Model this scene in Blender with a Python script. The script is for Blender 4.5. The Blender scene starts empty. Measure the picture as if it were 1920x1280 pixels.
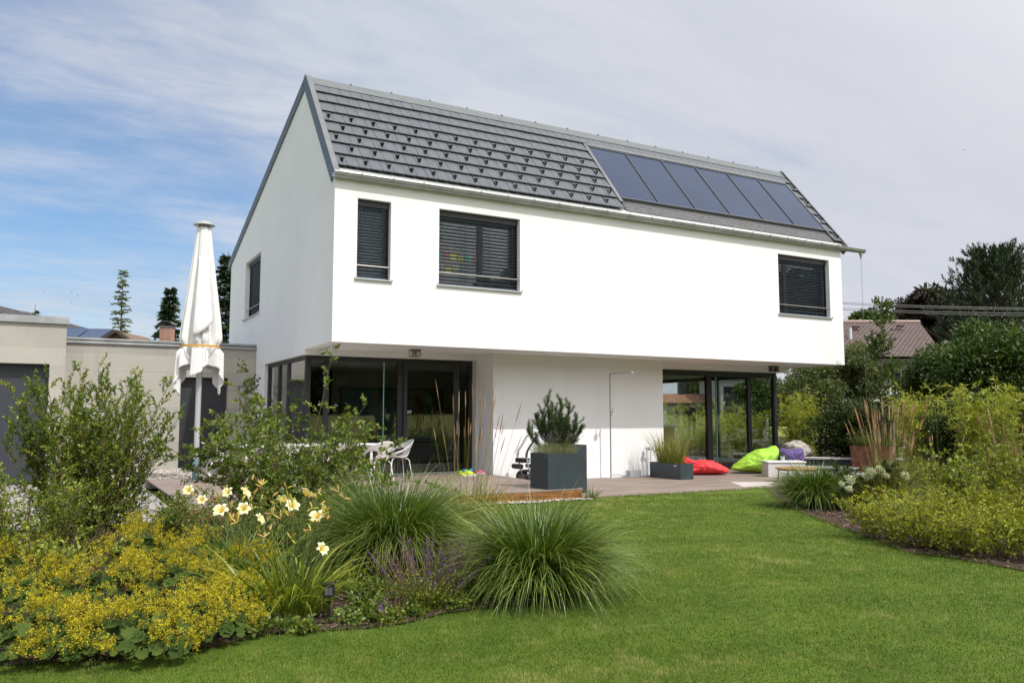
import bpy, bmesh, math, random
import numpy as np
from mathutils import Vector, Matrix, noise as mnoise

# ---------------------------------------------------------------- camera, sky, sun, exposure
SC = bpy.context.scene
COL = SC.collection
F_PX = 1533.0                      # focal length in pixels of a 1920 px wide frame
PITCH = math.atan(142/1533.0)
YAW = math.radians(60.9)           # heading, counter-clockwise from +X
CAM = np.array([-4.642, -15.557, 1.5])
cam_d = bpy.data.cameras.new('camera'); cam = bpy.data.objects.new('camera', cam_d); COL.objects.link(cam)
cam_d.sensor_width = 36; cam_d.lens = F_PX/1920*36; cam_d.clip_start = .05; cam_d.clip_end = 3000
cam.location = CAM
cam.rotation_euler = (math.pi/2+PITCH, 0, YAW-math.pi/2)
SC.camera = cam
SC.view_settings.view_transform = 'Standard'; SC.view_settings.look = 'None'
SC.view_settings.exposure = EXPO = 0.28; SC.view_settings.gamma = 1

SUN_TRAVEL = Vector((-.33, 1, -1.5)).normalized()
SUN_EL = math.asin(-SUN_TRAVEL.z)
SUN_ROT = math.atan2(-SUN_TRAVEL.x, -SUN_TRAVEL.y)
sun_d = bpy.data.lights.new('sun', 'SUN'); sun_d.energy = 3.2; sun_d.angle = math.radians(.53); sun_d.color = (1, .965, .915)
sun = bpy.data.objects.new('sun', sun_d); COL.objects.link(sun)
sun.rotation_euler = SUN_TRAVEL.to_track_quat('-Z', 'Y').to_euler(); sun.location = (8, -20, 30)

W = bpy.data.worlds.new('World'); SC.world = W; W.use_nodes = True
nt = W.node_tree; nt.nodes.clear()
def N(nt, t, **kw):
    n = nt.nodes.new(t)
    for k, v in kw.items():
        if k.startswith('i_'):
            key = k[2:]; key = int(key) if key.isdigit() else key.replace('_', ' ')
            n.inputs[key].default_value = v
        else: setattr(n, k, v)
    return n
def L(nt, a, b): nt.links.new(a, b)
def math_n(nt, op, a, b=None, c=None, clamp=False):
    n = nt.nodes.new('ShaderNodeMath'); n.operation = op; n.use_clamp = clamp
    for i, v in enumerate((a, b, c)):
        if v is None: continue
        if isinstance(v, (int, float)): n.inputs[i].default_value = v
        else: L(nt, v, n.inputs[i])
    return n.outputs[0]
def mix_n(nt, fac, a, b, blend='MIX'):
    n = nt.nodes.new('ShaderNodeMix'); n.data_type = 'RGBA'; n.blend_type = blend
    for s, v in ((n.inputs[0], fac), (n.inputs[6], a), (n.inputs[7], b)):
        if isinstance(v, (int, float)): s.default_value = v
        elif isinstance(v, tuple): s.default_value = (*v[:3], 1)
        else: L(nt, v, s)
    return n.outputs[2]
def ramp_n(nt, src, a, b, smooth=True):
    n = nt.nodes.new('ShaderNodeMapRange'); n.interpolation_type = 'SMOOTHSTEP' if smooth else 'LINEAR'
    L(nt, src, n.inputs[0]); n.inputs[1].default_value = a; n.inputs[2].default_value = b
    return n.outputs[0]
def build_sky():
    sky = N(nt, 'ShaderNodeTexSky', sky_type='NISHITA', sun_disc=False, sun_elevation=SUN_EL, sun_rotation=SUN_ROT)
    sky.air_density = 1.0; sky.dust_density = 1.0; sky.ozone_density = 1.6
    tc = N(nt, 'ShaderNodeTexCoord'); sep = N(nt, 'ShaderNodeSeparateXYZ'); L(nt, tc.outputs['Generated'], sep.inputs[0])
    zz = math_n(nt, 'ADD', math_n(nt, 'MAXIMUM', sep.outputs[2], 0.0), .22)
    u = math_n(nt, 'DIVIDE', sep.outputs[0], zz); v = math_n(nt, 'DIVIDE', sep.outputs[1], zz)
    cmb = N(nt, 'ShaderNodeCombineXYZ'); L(nt, u, cmb.inputs[0]); L(nt, v, cmb.inputs[1])
    mp = N(nt, 'ShaderNodeMapping'); L(nt, cmb.outputs[0], mp.inputs[0])
    mp.inputs['Rotation'].default_value = (0, 0, math.radians(28)); mp.inputs['Scale'].default_value = (.62, 1.15, 1)
    mp.inputs['Location'].default_value = (1.7, .4, 0)
    n1 = N(nt, 'ShaderNodeTexNoise', i_Scale=1.15, i_Detail=9.0, i_Roughness=.56, i_Distortion=.35); L(nt, mp.outputs[0], n1.inputs['Vector'])
    mp2 = N(nt, 'ShaderNodeMapping'); L(nt, cmb.outputs[0], mp2.inputs[0])
    mp2.inputs['Rotation'].default_value = (0, 0, math.radians(-35)); mp2.inputs['Scale'].default_value = (1.7, 4.2, 1)
    n2 = N(nt, 'ShaderNodeTexNoise', i_Scale=.8, i_Detail=8.0, i_Roughness=.6, i_Distortion=.5); L(nt, mp2.outputs[0], n2.inputs['Vector'])
    # thicker veil towards the east side of the sky (azimuth), as that day's weather had it
    side = math_n(nt, 'ADD', math_n(nt, 'MULTIPLY', sep.outputs[0], .874), math_n(nt, 'MULTIPLY', sep.outputs[1], -.486))
    hi = ramp_n(nt, sep.outputs[2], .30, .50)
    low = math_n(nt, 'SUBTRACT', 1.0, ramp_n(nt, sep.outputs[2], .0, .22))
    m = math_n(nt, 'ADD', math_n(nt, 'MULTIPLY', n1.outputs[0], 1.15), math_n(nt, 'MULTIPLY', n2.outputs[0], .55))
    m = math_n(nt, 'ADD', m, math_n(nt, 'MULTIPLY', side, .56))
    m = math_n(nt, 'ADD', m, math_n(nt, 'MULTIPLY', hi, .20))
    m = math_n(nt, 'ADD', m, math_n(nt, 'MULTIPLY', low, .24))
    mp3 = N(nt, 'ShaderNodeMapping'); L(nt, cmb.outputs[0], mp3.inputs[0]); mp3.inputs['Rotation'].default_value = (0, 0, math.radians(40)); mp3.inputs['Scale'].default_value = (5.5, 13, 1)
    n3 = N(nt, 'ShaderNodeTexNoise', i_Scale=1.0, i_Detail=6.0, i_Roughness=.62, i_Distortion=.8); L(nt, mp3.outputs[0], n3.inputs['Vector'])
    m = math_n(nt, 'ADD', m, math_n(nt, 'MULTIPLY', math_n(nt, 'SUBTRACT', n3.outputs[0], .5), .20))
    mask = math_n(nt, 'ADD', math_n(nt, 'MULTIPLY', ramp_n(nt, m, .40, .95), .80), .13)
    tone = mix_n(nt, ramp_n(nt, math_n(nt, 'ADD', math_n(nt, 'MULTIPLY', n2.outputs[0], .75), math_n(nt, 'MULTIPLY', n3.outputs[0], .25)), .34, .66), (4.6, 5.05, 5.9), (6.0, 6.15, 6.6))
    tone = mix_n(nt, math_n(nt, 'MULTIPLY', ramp_n(nt, side, -.3, .5), .72), tone, (5.85, 5.8, 6.15))
    # broad glow added round the sun, behind the camera, to lift the shade
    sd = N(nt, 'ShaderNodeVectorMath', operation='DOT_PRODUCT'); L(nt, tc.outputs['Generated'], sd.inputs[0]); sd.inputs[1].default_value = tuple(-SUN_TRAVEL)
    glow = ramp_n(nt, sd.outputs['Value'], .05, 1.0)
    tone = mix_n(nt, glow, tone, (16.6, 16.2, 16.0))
    blue = mix_n(nt, 1.0, sky.outputs[0], (.76, 1.03, 1.22), 'MULTIPLY')
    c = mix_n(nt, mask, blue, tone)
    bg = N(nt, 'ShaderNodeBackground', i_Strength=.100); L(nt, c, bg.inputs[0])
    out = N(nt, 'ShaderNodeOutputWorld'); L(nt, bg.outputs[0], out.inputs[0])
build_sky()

# ---------------------------------------------------------------- helpers: picking points, tagging, meshes
_fh = np.array([math.cos(YAW), math.sin(YAW), 0]); _R = np.array([math.sin(YAW), -math.cos(YAW), 0]); _U0 = np.array([0, 0, 1.])
_F = _fh*math.cos(PITCH)+_U0*math.sin(PITCH); _U = np.cross(_R, _F)
def ray(x, y): return _F+_R*(x-960)/F_PX-_U*(y-640)/F_PX
def onz(x, y, z=0.0): d = ray(x, y); return CAM+d*(z-CAM[2])/d[2]
def ony(x, y, Y): d = ray(x, y); return CAM+d*(Y-CAM[1])/d[1]
def onx(x, y, X): d = ray(x, y); return CAM+d*(X-CAM[0])/d[0]
def at(x, y, dist): d = ray(x, y); return CAM+d*dist         # dist = depth along the view axis

ORIG = {}
def tag(o, label=None, cat=None, group=None, kind=None):
    if label: o['label'] = label
    if cat: o['category'] = cat
    if group: o['group'] = group
    if kind: o['kind'] = kind
    return o
def thing(name, label, cat, loc=(0, 0, 0), rz=0, group=None):
    o = bpy.data.objects.new(name, None); COL.objects.link(o); o.empty_display_size = .2
    o.location = tuple(loc); o.rotation_euler = (0, 0, rz); ORIG[o.name] = np.array(loc, float)
    return tag(o, label, cat, group)
def link_mesh(name, me, mat, parent=None, smooth=False):
    if mat is not None:
        for m in (mat if isinstance(mat, (list, tuple)) else [mat]): me.materials.append(m)
    if smooth: me.polygons.foreach_set('use_smooth', np.ones(len(me.polygons), bool))
    o = bpy.data.objects.new(name, me); COL.objects.link(o)
    if parent is not None:
        o.parent = parent; ORIG[o.name] = ORIG.get(parent.name, np.zeros(3))
    return o
def copy_tree(o, parent=None):
    c = o.copy(); COL.objects.link(c)
    if parent is not None: c.parent = parent
    for ch in o.children: copy_tree(ch, c)
    return c
def np_mesh(name, V, Fc, mat, parent=None, tint=None, smooth=False, local=False):
    V = np.asarray(V, np.float64).reshape(-1, 3); Fc = np.asarray(Fc, np.int32)
    if parent is not None and not local: V = V-ORIG.get(parent.name, np.zeros(3))
    me = bpy.data.meshes.new(name); k = Fc.shape[1]
    me.vertices.add(len(V)); me.vertices.foreach_set('co', V.astype(np.float32).ravel())
    me.loops.add(Fc.size); me.loops.foreach_set('vertex_index', Fc.ravel())
    me.polygons.add(len(Fc)); me.polygons.foreach_set('loop_start', np.arange(len(Fc), dtype=np.int32)*k)
    me.update(calc_edges=True)
    if tint is not None:
        a = me.attributes.new('tint', 'FLOAT', 'FACE'); a.data.foreach_set('value', np.asarray(tint, np.float32))
    return link_mesh(name, me, mat, parent, smooth)
def cat_geo(parts):
    """parts: list of (V, F, tint) with equal face size -> one"""
    Vs, Fs, Ts, o = [], [], [], 0
    for V, Fc, T in parts:
        Vs.append(V); Fs.append(Fc+o); Ts.append(T); o += len(V)
    return np.concatenate(Vs), np.concatenate(Fs), np.concatenate(Ts)

class MB:
    def __init__(s): s.v = []; s.f = []; s.m = []
    def add(s, vs, fs, m=0):
        o = len(s.v); s.v += [tuple(p) for p in vs]; s.f += [tuple(i+o for i in f) for f in fs]; s.m += [m]*len(fs); return s
    def box(s, x0, x1, y0, y1, z0, z1, m=0):
        return s.add([(x0,y0,z0),(x1,y0,z0),(x1,y1,z0),(x0,y1,z0),(x0,y0,z1),(x1,y0,z1),(x1,y1,z1),(x0,y1,z1)],
            [(0,3,2,1),(4,5,6,7),(0,1,5,4),(1,2,6,5),(2,3,7,6),(3,0,4,7)], m)
    def obox(s, c, h, M, m=0):
        c = Vector(c); vs = []
        for dz in (-1, 1):
            for dx, dy in ((-1,-1),(1,-1),(1,1),(-1,1)): vs.append(c+M@Vector((dx*h[0], dy*h[1], dz*h[2])))
        return s.add(vs, [(0,3,2,1),(4,5,6,7),(0,1,5,4),(1,2,6,5),(2,3,7,6),(3,0,4,7)], m)
    def bar(s, a, b, w, h, m=0, up=(0,0,1)):
        a, b = Vector(a), Vector(b); d = (b-a); ln = d.length; d.normalize(); u = Vector(up)
        if abs(d.dot(u)) > .98: u = Vector((0,1,0))
        sd = d.cross(u).normalized(); u2 = sd.cross(d)
        M = Matrix((d, sd, u2)).transposed()
        return s.obox((a+b)/2, (ln/2, w/2, h/2), M, m)
    def tube(s, path, r, n=8, m=0, caps=True):
        path = [Vector(p) for p in path]; k = len(path); rr = r if isinstance(r, (list, tuple)) else [r]*k; vs = []; ref = None
        for i, p in enumerate(path):
            d = (path[min(i+1, k-1)]-path[max(i-1, 0)]).normalized()
            if ref is None: ref = Vector((0,0,1)) if abs(d.z) < .9 else Vector((1,0,0))
            a = d.cross(ref).normalized(); b = d.cross(a).normalized(); ref = a.cross(d).normalized() if abs(a.cross(d).length) > .1 else ref
            for j in range(n):
                t = 2*math.pi*j/n; vs.append(p+a*math.cos(t)*rr[i]+b*math.sin(t)*rr[i])
        fs = [(i*n+j, i*n+(j+1)%n, (i+1)*n+(j+1)%n, (i+1)*n+j) for i in range(k-1) for j in range(n)]
        if caps: fs += [tuple(range(n))[::-1], tuple((k-1)*n+j for j in range(n))]
        return s.add(vs, fs, m)
    def lathe(s, prof, c=(0,0,0), n=20, m=0):
        vs = []; k = len(prof)
        for r, z in prof:
            for j in range(n):
                t = 2*math.pi*j/n; vs.append((c[0]+r*math.cos(t), c[1]+r*math.sin(t), c[2]+z))
        fs = [(i*n+j, i*n+(j+1)%n, (i+1)*n+(j+1)%n, (i+1)*n+j) for i in range(k-1) for j in range(n)]
        fs += [tuple(range(n))[::-1], tuple((k-1)*n+j for j in range(n))]
        return s.add(vs, fs, m)
    def prism(s, poly, z0, z1, m=0):
        n = len(poly); vs = [(x, y, z0) for x, y in poly]+[(x, y, z1) for x, y in poly]
        return s.add(vs, [tuple(range(n))[::-1], tuple(range(n, 2*n))]+[(i, (i+1)%n, n+(i+1)%n, n+i) for i in range(n)], m)
    def build(s, name, mat, parent=None, smooth=False, bevel=0, local=False, seg=2, subsurf=0, solid=0):
        vs = np.array(s.v, float)
        if parent is not None and not local: vs = vs-ORIG.get(parent.name, np.zeros(3))
        me = bpy.data.meshes.new(name); me.from_pydata(vs.tolist(), [], s.f)
        bm = bmesh.new(); bm.from_mesh(me)
        for f, mi in zip(bm.faces, s.m): f.material_index = mi
        bmesh.ops.recalc_face_normals(bm, faces=bm.faces)
        if bevel:
            es = [e for e in bm.edges if len(e.link_faces) == 2 and e.calc_face_angle(0) > .5]
            bmesh.ops.bevel(bm, geom=es, offset=bevel, segments=seg, profile=.5, affect='EDGES', clamp_overlap=True)
        bm.to_mesh(me); bm.free()
        o = link_mesh(name, me, mat, parent, smooth)
        if smooth and bevel == 0 and not subsurf:
            md = o.modifiers.new('edge', 'EDGE_SPLIT'); md.split_angle = math.radians(40)
        if solid: md = o.modifiers.new('thick', 'SOLIDIFY'); md.thickness = solid; md.offset = 0
        if subsurf: md = o.modifiers.new('sub', 'SUBSURF'); md.levels = subsurf; md.render_levels = subsurf
        return o

# ---------------------------------------------------------------- materials
MATS = {}
def mat_new(name):
    m = bpy.data.materials.new(name); m.use_nodes = True; t = m.node_tree; b = t.nodes['Principled BSDF']; MATS[name] = m
    return m, t, b
def simple(name, col, rough=.6, metal=0, spec=.5, noise=0, nscale=8, bump=0, bscale=60, coat=0):
    m, t, b = mat_new(name); b.inputs['Roughness'].default_value = rough; b.inputs['Metallic'].default_value = metal
    b.inputs['Specular IOR Level'].default_value = spec; b.inputs['Coat Weight'].default_value = coat
    tc = N(t, 'ShaderNodeTexCoord')
    if noise:
        n = N(t, 'ShaderNodeTexNoise', i_Scale=float(nscale), i_Detail=6.0, i_Roughness=.6); L(t, tc.outputs['Object'], n.inputs['Vector'])
        lo = tuple(c*(1-noise) for c in col); hi = tuple(min(1, c*(1+noise)) for c in col)
        L(t, mix_n(t, ramp_n(t, n.outputs[0], .3, .7), lo, hi), b.inputs['Base Color'])
    else: b.inputs['Base Color'].default_value = (*col, 1)
    if bump:
        n = N(t, 'ShaderNodeTexNoise', i_Scale=float(bscale), i_Detail=4.0); L(t, tc.outputs['Object'], n.inputs['Vector'])
        bp = N(t, 'ShaderNodeBump', i_Strength=1.0, i_Distance=bump); L(t, n.outputs[0], bp.inputs['Height']); L(t, bp.outputs[0], b.inputs['Normal'])
    return m
def leafmat(name, c0, c1, c2=None, rough=.45, trans=.3, spec=.4, k=(1, 1, 1)):
    # random leaf tones, spread widened so colours carry sunlit highlights and dark interiors
    c0, c1, c2 = [tuple(min(.85, a*b) for a, b in zip(c, k)) if c else None for c in (c0, c1, c2)]
    m, t, b = mat_new(name); a = N(t, 'ShaderNodeAttribute', attribute_name='tint')
    r = N(t, 'ShaderNodeValToRGB'); L(t, a.outputs['Fac'], r.inputs[0]); e = r.color_ramp.elements
    e[0].position = 0; e[0].color = (*c0, 1); e[1].position = 1; e[1].color = (*(c2 or c1), 1)
    if c2: x = e.new(.6); x.color = (*c1, 1)
    L(t, r.outputs[0], b.inputs['Base Color']); b.inputs['Roughness'].default_value = rough; b.inputs['Specular IOR Level'].default_value = spec
    if trans:
        tr = N(t, 'ShaderNodeBsdfTranslucent'); L(t, mix_n(t, 1.0, r.outputs[0], (1.25, 1.3, .7), 'MULTIPLY'), tr.inputs[0])
        mx = N(t, 'ShaderNodeMixShader', i_0=trans); L(t, b.outputs[0], mx.inputs[1]); L(t, tr.outputs[0], mx.inputs[2])
        L(t, mx.outputs[0], t.nodes['Material Output'].inputs[0])
    return m
def glassmat(name, tint=(.9, .95, .93), refl=1.0, ior=1.52):
    m, t, b = mat_new(name); t.nodes.remove(b)
    fr = N(t, 'ShaderNodeFresnel', i_IOR=ior); tr = N(t, 'ShaderNodeBsdfTransparent'); tr.inputs[0].default_value = (*tint, 1)
    gl = N(t, 'ShaderNodeBsdfGlossy', i_Roughness=0.0); gl.inputs[0].default_value = (1, 1, 1, 1)
    tc = N(t, 'ShaderNodeTexCoord'); n = N(t, 'ShaderNodeTexNoise', i_Scale=.9, i_Detail=1.0); L(t, tc.outputs['Object'], n.inputs['Vector'])
    bp = N(t, 'ShaderNodeBump', i_Strength=1.0, i_Distance=.0012); L(t, n.outputs[0], bp.inputs['Height']); L(t, bp.outputs[0], gl.inputs['Normal'])
    f = math_n(t, 'MULTIPLY', fr.outputs[0], refl, clamp=True)
    mx = N(t, 'ShaderNodeMixShader'); L(t, f, mx.inputs[0]); L(t, tr.outputs[0], mx.inputs[1]); L(t, gl.outputs[0], mx.inputs[2])
    L(t, mx.outputs[0], t.nodes['Material Output'].inputs[0]); return m

def m_plaster():
    m, t, b = mat_new('white_plaster'); tc = N(t, 'ShaderNodeTexCoord')
    n = N(t, 'ShaderNodeTexNoise', i_Scale=1.1, i_Detail=5.0); L(t, tc.outputs['Object'], n.inputs['Vector'])
    mp = N(t, 'ShaderNodeMapping'); L(t, tc.outputs['Object'], mp.inputs[0]); mp.inputs['Scale'].default_value = (3, 3, .25)
    n2 = N(t, 'ShaderNodeTexNoise', i_Scale=1.4, i_Detail=6.0); L(t, mp.outputs[0], n2.inputs['Vector'])
    c = mix_n(t, ramp_n(t, n.outputs[0], .3, .7), (.765, .77, .778), (.795, .80, .808))
    c = mix_n(t, math_n(t, 'MULTIPLY', ramp_n(t, n2.outputs[0], .55, .8), .5), c, (.72, .725, .725))
    L(t, c, b.inputs['Base Color']); b.inputs['Roughness'].default_value = .9; b.inputs['Specular IOR Level'].default_value = .15
    g = N(t, 'ShaderNodeTexNoise', i_Scale=160.0, i_Detail=3.0); L(t, tc.outputs['Object'], g.inputs['Vector'])
    bp = N(t, 'ShaderNodeBump', i_Strength=.9, i_Distance=.005); L(t, g.outputs[0], bp.inputs['Height']); L(t, bp.outputs[0], b.inputs['Normal'])
    return m
def m_concrete():
    m, t, b = mat_new('board_concrete'); tc = N(t, 'ShaderNodeTexCoord'); ob = tc.outputs['Object']
    sep = N(t, 'ShaderNodeSeparateXYZ'); L(t, ob, sep.inputs[0])
    n = N(t, 'ShaderNodeTexNoise', i_Scale=.8, i_Detail=8.0, i_Roughness=.62); L(t, ob, n.inputs['Vector'])
    # board rows: brick texture over (x, z), with its own tone per panel
    mp = N(t, 'ShaderNodeCombineXYZ'); L(t, sep.outputs[0], mp.inputs[0]); L(t, math_n(t, 'ADD', sep.outputs[2], math_n(t, 'MULTIPLY', n.outputs[0], .012)), mp.inputs[1])
    br = N(t, 'ShaderNodeTexBrick', offset=.37, i_Scale=1.0, i_Mortar_Size=.0045, i_Mortar_Smooth=.4, i_Bias=0.0, i_Brick_Width=5.2, i_Row_Height=.44); L(t, mp.outputs[0], br.inputs['Vector'])
    br.inputs['Color1'].default_value = (.31, .302, .272, 1); br.inputs['Color2'].default_value = (.41, .392, .35, 1); br.inputs['Mortar'].default_value = (.19, .18, .155, 1)
    c = mix_n(t, math_n(t, 'MULTIPLY', ramp_n(t, n.outputs[0], .35, .7), .6), br.outputs[0], (.42, .40, .35))
    s = N(t, 'ShaderNodeMapping'); L(t, ob, s.inputs[0]); s.inputs['Scale'].default_value = (2.2, 2.2, .3)
    st = N(t, 'ShaderNodeTexNoise', i_Scale=1.3, i_Detail=6.0); L(t, s.outputs[0], st.inputs['Vector'])
    c = mix_n(t, math_n(t, 'MULTIPLY', ramp_n(t, st.outputs[0], .5, .78), .28), c, (.25, .24, .21))
    h = N(t, 'ShaderNodeMapping'); L(t, ob, h.inputs[0]); h.inputs['Scale'].default_value = (.25, .25, 5)
    hs = N(t, 'ShaderNodeTexNoise', i_Scale=1.3, i_Detail=5.0); L(t, h.outputs[0], hs.inputs['Vector'])
    c = mix_n(t, math_n(t, 'MULTIPLY', ramp_n(t, hs.outputs[0], .45, .75), .18), c, (.30, .285, .25))
    vo = N(t, 'ShaderNodeTexVoronoi', i_Scale=7.0); L(t, ob, vo.inputs['Vector'])
    c = mix_n(t, math_n(t, 'LESS_THAN', vo.outputs['Distance'], .06), c, (.17, .16, .14))
    L(t, c, b.inputs['Base Color']); b.inputs['Roughness'].default_value = .85; b.inputs['Specular IOR Level'].default_value = .25
    g = N(t, 'ShaderNodeTexNoise', i_Scale=45.0, i_Detail=5.0); L(t, ob, g.inputs['Vector'])
    bp = N(t, 'ShaderNodeBump', i_Strength=.8, i_Distance=.003); L(t, g.outputs[0], bp.inputs['Height']); L(t, bp.outputs[0], b.inputs['Normal'])
    return m
def m_deck(name, c0, c1, grain_axis, bw=.145):
    """boards running along X; grooves and board tones from a brick texture"""
    m, t, b = mat_new(name); tc = N(t, 'ShaderNodeTexCoord'); ob = tc.outputs['Object']
    br = N(t, 'ShaderNodeTexBrick', offset=.43, i_Scale=1.0, i_Mortar_Size=.004, i_Mortar_Smooth=.2, i_Bias=0.0, i_Brick_Width=3.6, i_Row_Height=bw); L(t, ob, br.inputs['Vector'])
    br.inputs['Color1'].default_value = (*c0, 1); br.inputs['Color2'].default_value = (*c1, 1); br.inputs['Mortar'].default_value = (.05, .04, .035, 1)
    mp = N(t, 'ShaderNodeMapping'); L(t, ob, mp.inputs[0]); mp.inputs['Scale'].default_value = (1.2, 40, 10)
    n = N(t, 'ShaderNodeTexNoise', i_Scale=1.0, i_Detail=6.0); L(t, mp.outputs[0], n.inputs['Vector'])
    c = mix_n(t, math_n(t, 'MULTIPLY', ramp_n(t, n.outputs[0], .3, .7), .4), br.outputs[0], tuple(x*.68 for x in c0))
    n2 = N(t, 'ShaderNodeTexNoise', i_Scale=1.3, i_Detail=4.0); L(t, ob, n2.inputs['Vector'])
    c = mix_n(t, math_n(t, 'MULTIPLY', ramp_n(t, n2.outputs[0], .45, .75), .4), c, tuple(x*1.25 for x in c1))
    L(t, c, b.inputs['Base Color']); b.inputs['Roughness'].default_value = .7; b.inputs['Specular IOR Level'].default_value = .3
    bp = N(t, 'ShaderNodeBump', i_Strength=.7, i_Distance=.004, invert=True); L(t, br.outputs['Fac'], bp.inputs['Height']); L(t, bp.outputs[0], b.inputs['Normal'])
    return m
def m_fascia():
    m, t, b = mat_new('oiled_wood'); tc = N(t, 'ShaderNodeTexCoord'); ob = tc.outputs['Object']
    mp = N(t, 'ShaderNodeMapping'); L(t, ob, mp.inputs[0]); mp.inputs['Scale'].default_value = (1.5, 6, 30)
    n = N(t, 'ShaderNodeTexNoise', i_Scale=1.0, i_Detail=7.0, i_Roughness=.65); L(t, mp.outputs[0], n.inputs['Vector'])
    c = mix_n(t, ramp_n(t, n.outputs[0], .3, .72), (.10, .032, .010), (.46, .20, .065))
    L(t, c, b.inputs['Base Color']); b.inputs['Roughness'].default_value = .45
    return m
def m_ground(name, cols, s1, s2, s3, rough=.95, bump=.02):
    m, t, b = mat_new(name); tc = N(t, 'ShaderNodeTexCoord'); ob = tc.outputs['Object']
    ns = []
    for s, d in ((s1, 4.0), (s2, 5.0), (s3, 3.0)):
        n = N(t, 'ShaderNodeTexNoise', i_Scale=float(s), i_Detail=d, i_Roughness=.6); L(t, ob, n.inputs['Vector']); ns.append(n.outputs[0])
    c = mix_n(t, ramp_n(t, ns[0], .35, .65), cols[0], cols[1]); c = mix_n(t, math_n(t, 'MULTIPLY', ramp_n(t, ns[1], .4, .7), .6), c, cols[2])
    c = mix_n(t, math_n(t, 'MULTIPLY', ramp_n(t, ns[2], .35, .65), .5), c, cols[3])
    L(t, c, b.inputs['Base Color']); b.inputs['Roughness'].default_value = rough; b.inputs['Specular IOR Level'].default_value = .15
    bp = N(t, 'ShaderNodeBump', i_Strength=.8, i_Distance=bump); L(t, ns[2], bp.inputs['Height']); L(t, bp.outputs[0], b.inputs['Normal'])
    return m
def m_rooftile_far(name, c0, c1, rw=.33, rh=.30):
    m, t, b = mat_new(name); uv = N(t, 'ShaderNodeUVMap'); 
    br = N(t, 'ShaderNodeTexBrick', offset=.5, i_Scale=1.0, i_Mortar_Size=.035, i_Mortar_Smooth=.6, i_Bias=0.0, i_Brick_Width=rw, i_Row_Height=rh); L(t, uv.outputs[0], br.inputs['Vector'])
    br.inputs['Color1'].default_value = (*c0, 1); br.inputs['Color2'].default_value = (*c1, 1); br.inputs['Mortar'].default_value = (c0[0]*.28, c0[1]*.25, c0[2]*.25, 1)
    L(t, br.outputs[0], b.inputs['Base Color']); b.inputs['Roughness'].default_value = .8
    bp = N(t, 'ShaderNodeBump', i_Strength=1.0, i_Distance=.03, invert=True); L(t, br.outputs['Fac'], bp.inputs['Height']); L(t, bp.outputs[0], b.inputs['Normal'])
    return m
M_PL = m_plaster(); M_CO = m_concrete()
M_DECK = m_deck('grey_brown_boards', (.20, .155, .13), (.265, .21, .18), 0)
M_DECK2 = m_deck('weathered_boards', (.22, .17, .145), (.285, .225, .195), 0)
M_FAS = m_fascia()
M_ANTH = simple('anthracite_frame', (.022, .023, .027), .45, noise=.15)
M_PLANT = simple('planter_anthracite', (.028, .040, .047), .5, noise=.12, nscale=3, bump=.0006, bscale=300)
M_TILE = simple('roof_tile', (.098, .107, .122), .55, spec=.3, noise=.12, nscale=5, bump=.001, bscale=120)
M_ZINC = simple('zinc', (.36, .375, .38), .38, metal=.35, noise=.15, nscale=3)
M_ZINCD = simple('dull_zinc_trim', (.135, .142, .15), .5, metal=.2, noise=.1, nscale=3)
M_GUARD = simple('dark_metal', (.02, .022, .024), .45, metal=.3)
M_SILL = simple('aluminium', (.50, .51, .51), .35, metal=.6, noise=.06)
M_STEEL = simple('steel', (.42, .40, .38), .3, metal=.9)
M_WHITEP = simple('white_plastic', (.74, .73, .71), .38, noise=.03)
M_FABW = simple('white_canvas', (.69, .69, .69), .95, noise=.05, nscale=4, bump=.002, bscale=25)
M_GLASS = glassmat('window_glass', (.80, .85, .82), 2.9)
M_GLASSG = glassmat('clear_glass', (.93, .97, .95), 1.9)
M_SLAT = simple('blind_slat', (.27, .31, .38), .30, metal=.45)
M_DARKIN = simple('dark_interior', (.05, .048, .045), .8)
M_ROOM = simple('room_wall', (.28, .26, .235), .9, noise=.04)
M_FLOORIN = simple('dark_floor', (.085, .065, .05), .4, noise=.2, nscale=6)
M_SOIL = simple('soil', (.05, .035, .025), .95, noise=.5, nscale=20, bump=.02, bscale=30)
M_BARK = simple('tree_bark', (.13, .10, .075), .9, noise=.4, nscale=12, bump=.01, bscale=25)
M_STEM = simple('stem', (.16, .11, .06), .8, noise=.3, nscale=20)
M_CORTEN = simple('rusty_steel', (.17, .065, .04), .8, noise=.35, nscale=6, bump=.001, bscale=90)
M_BLACK = simple('black_plastic', (.014, .014, .015), .4)

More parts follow.
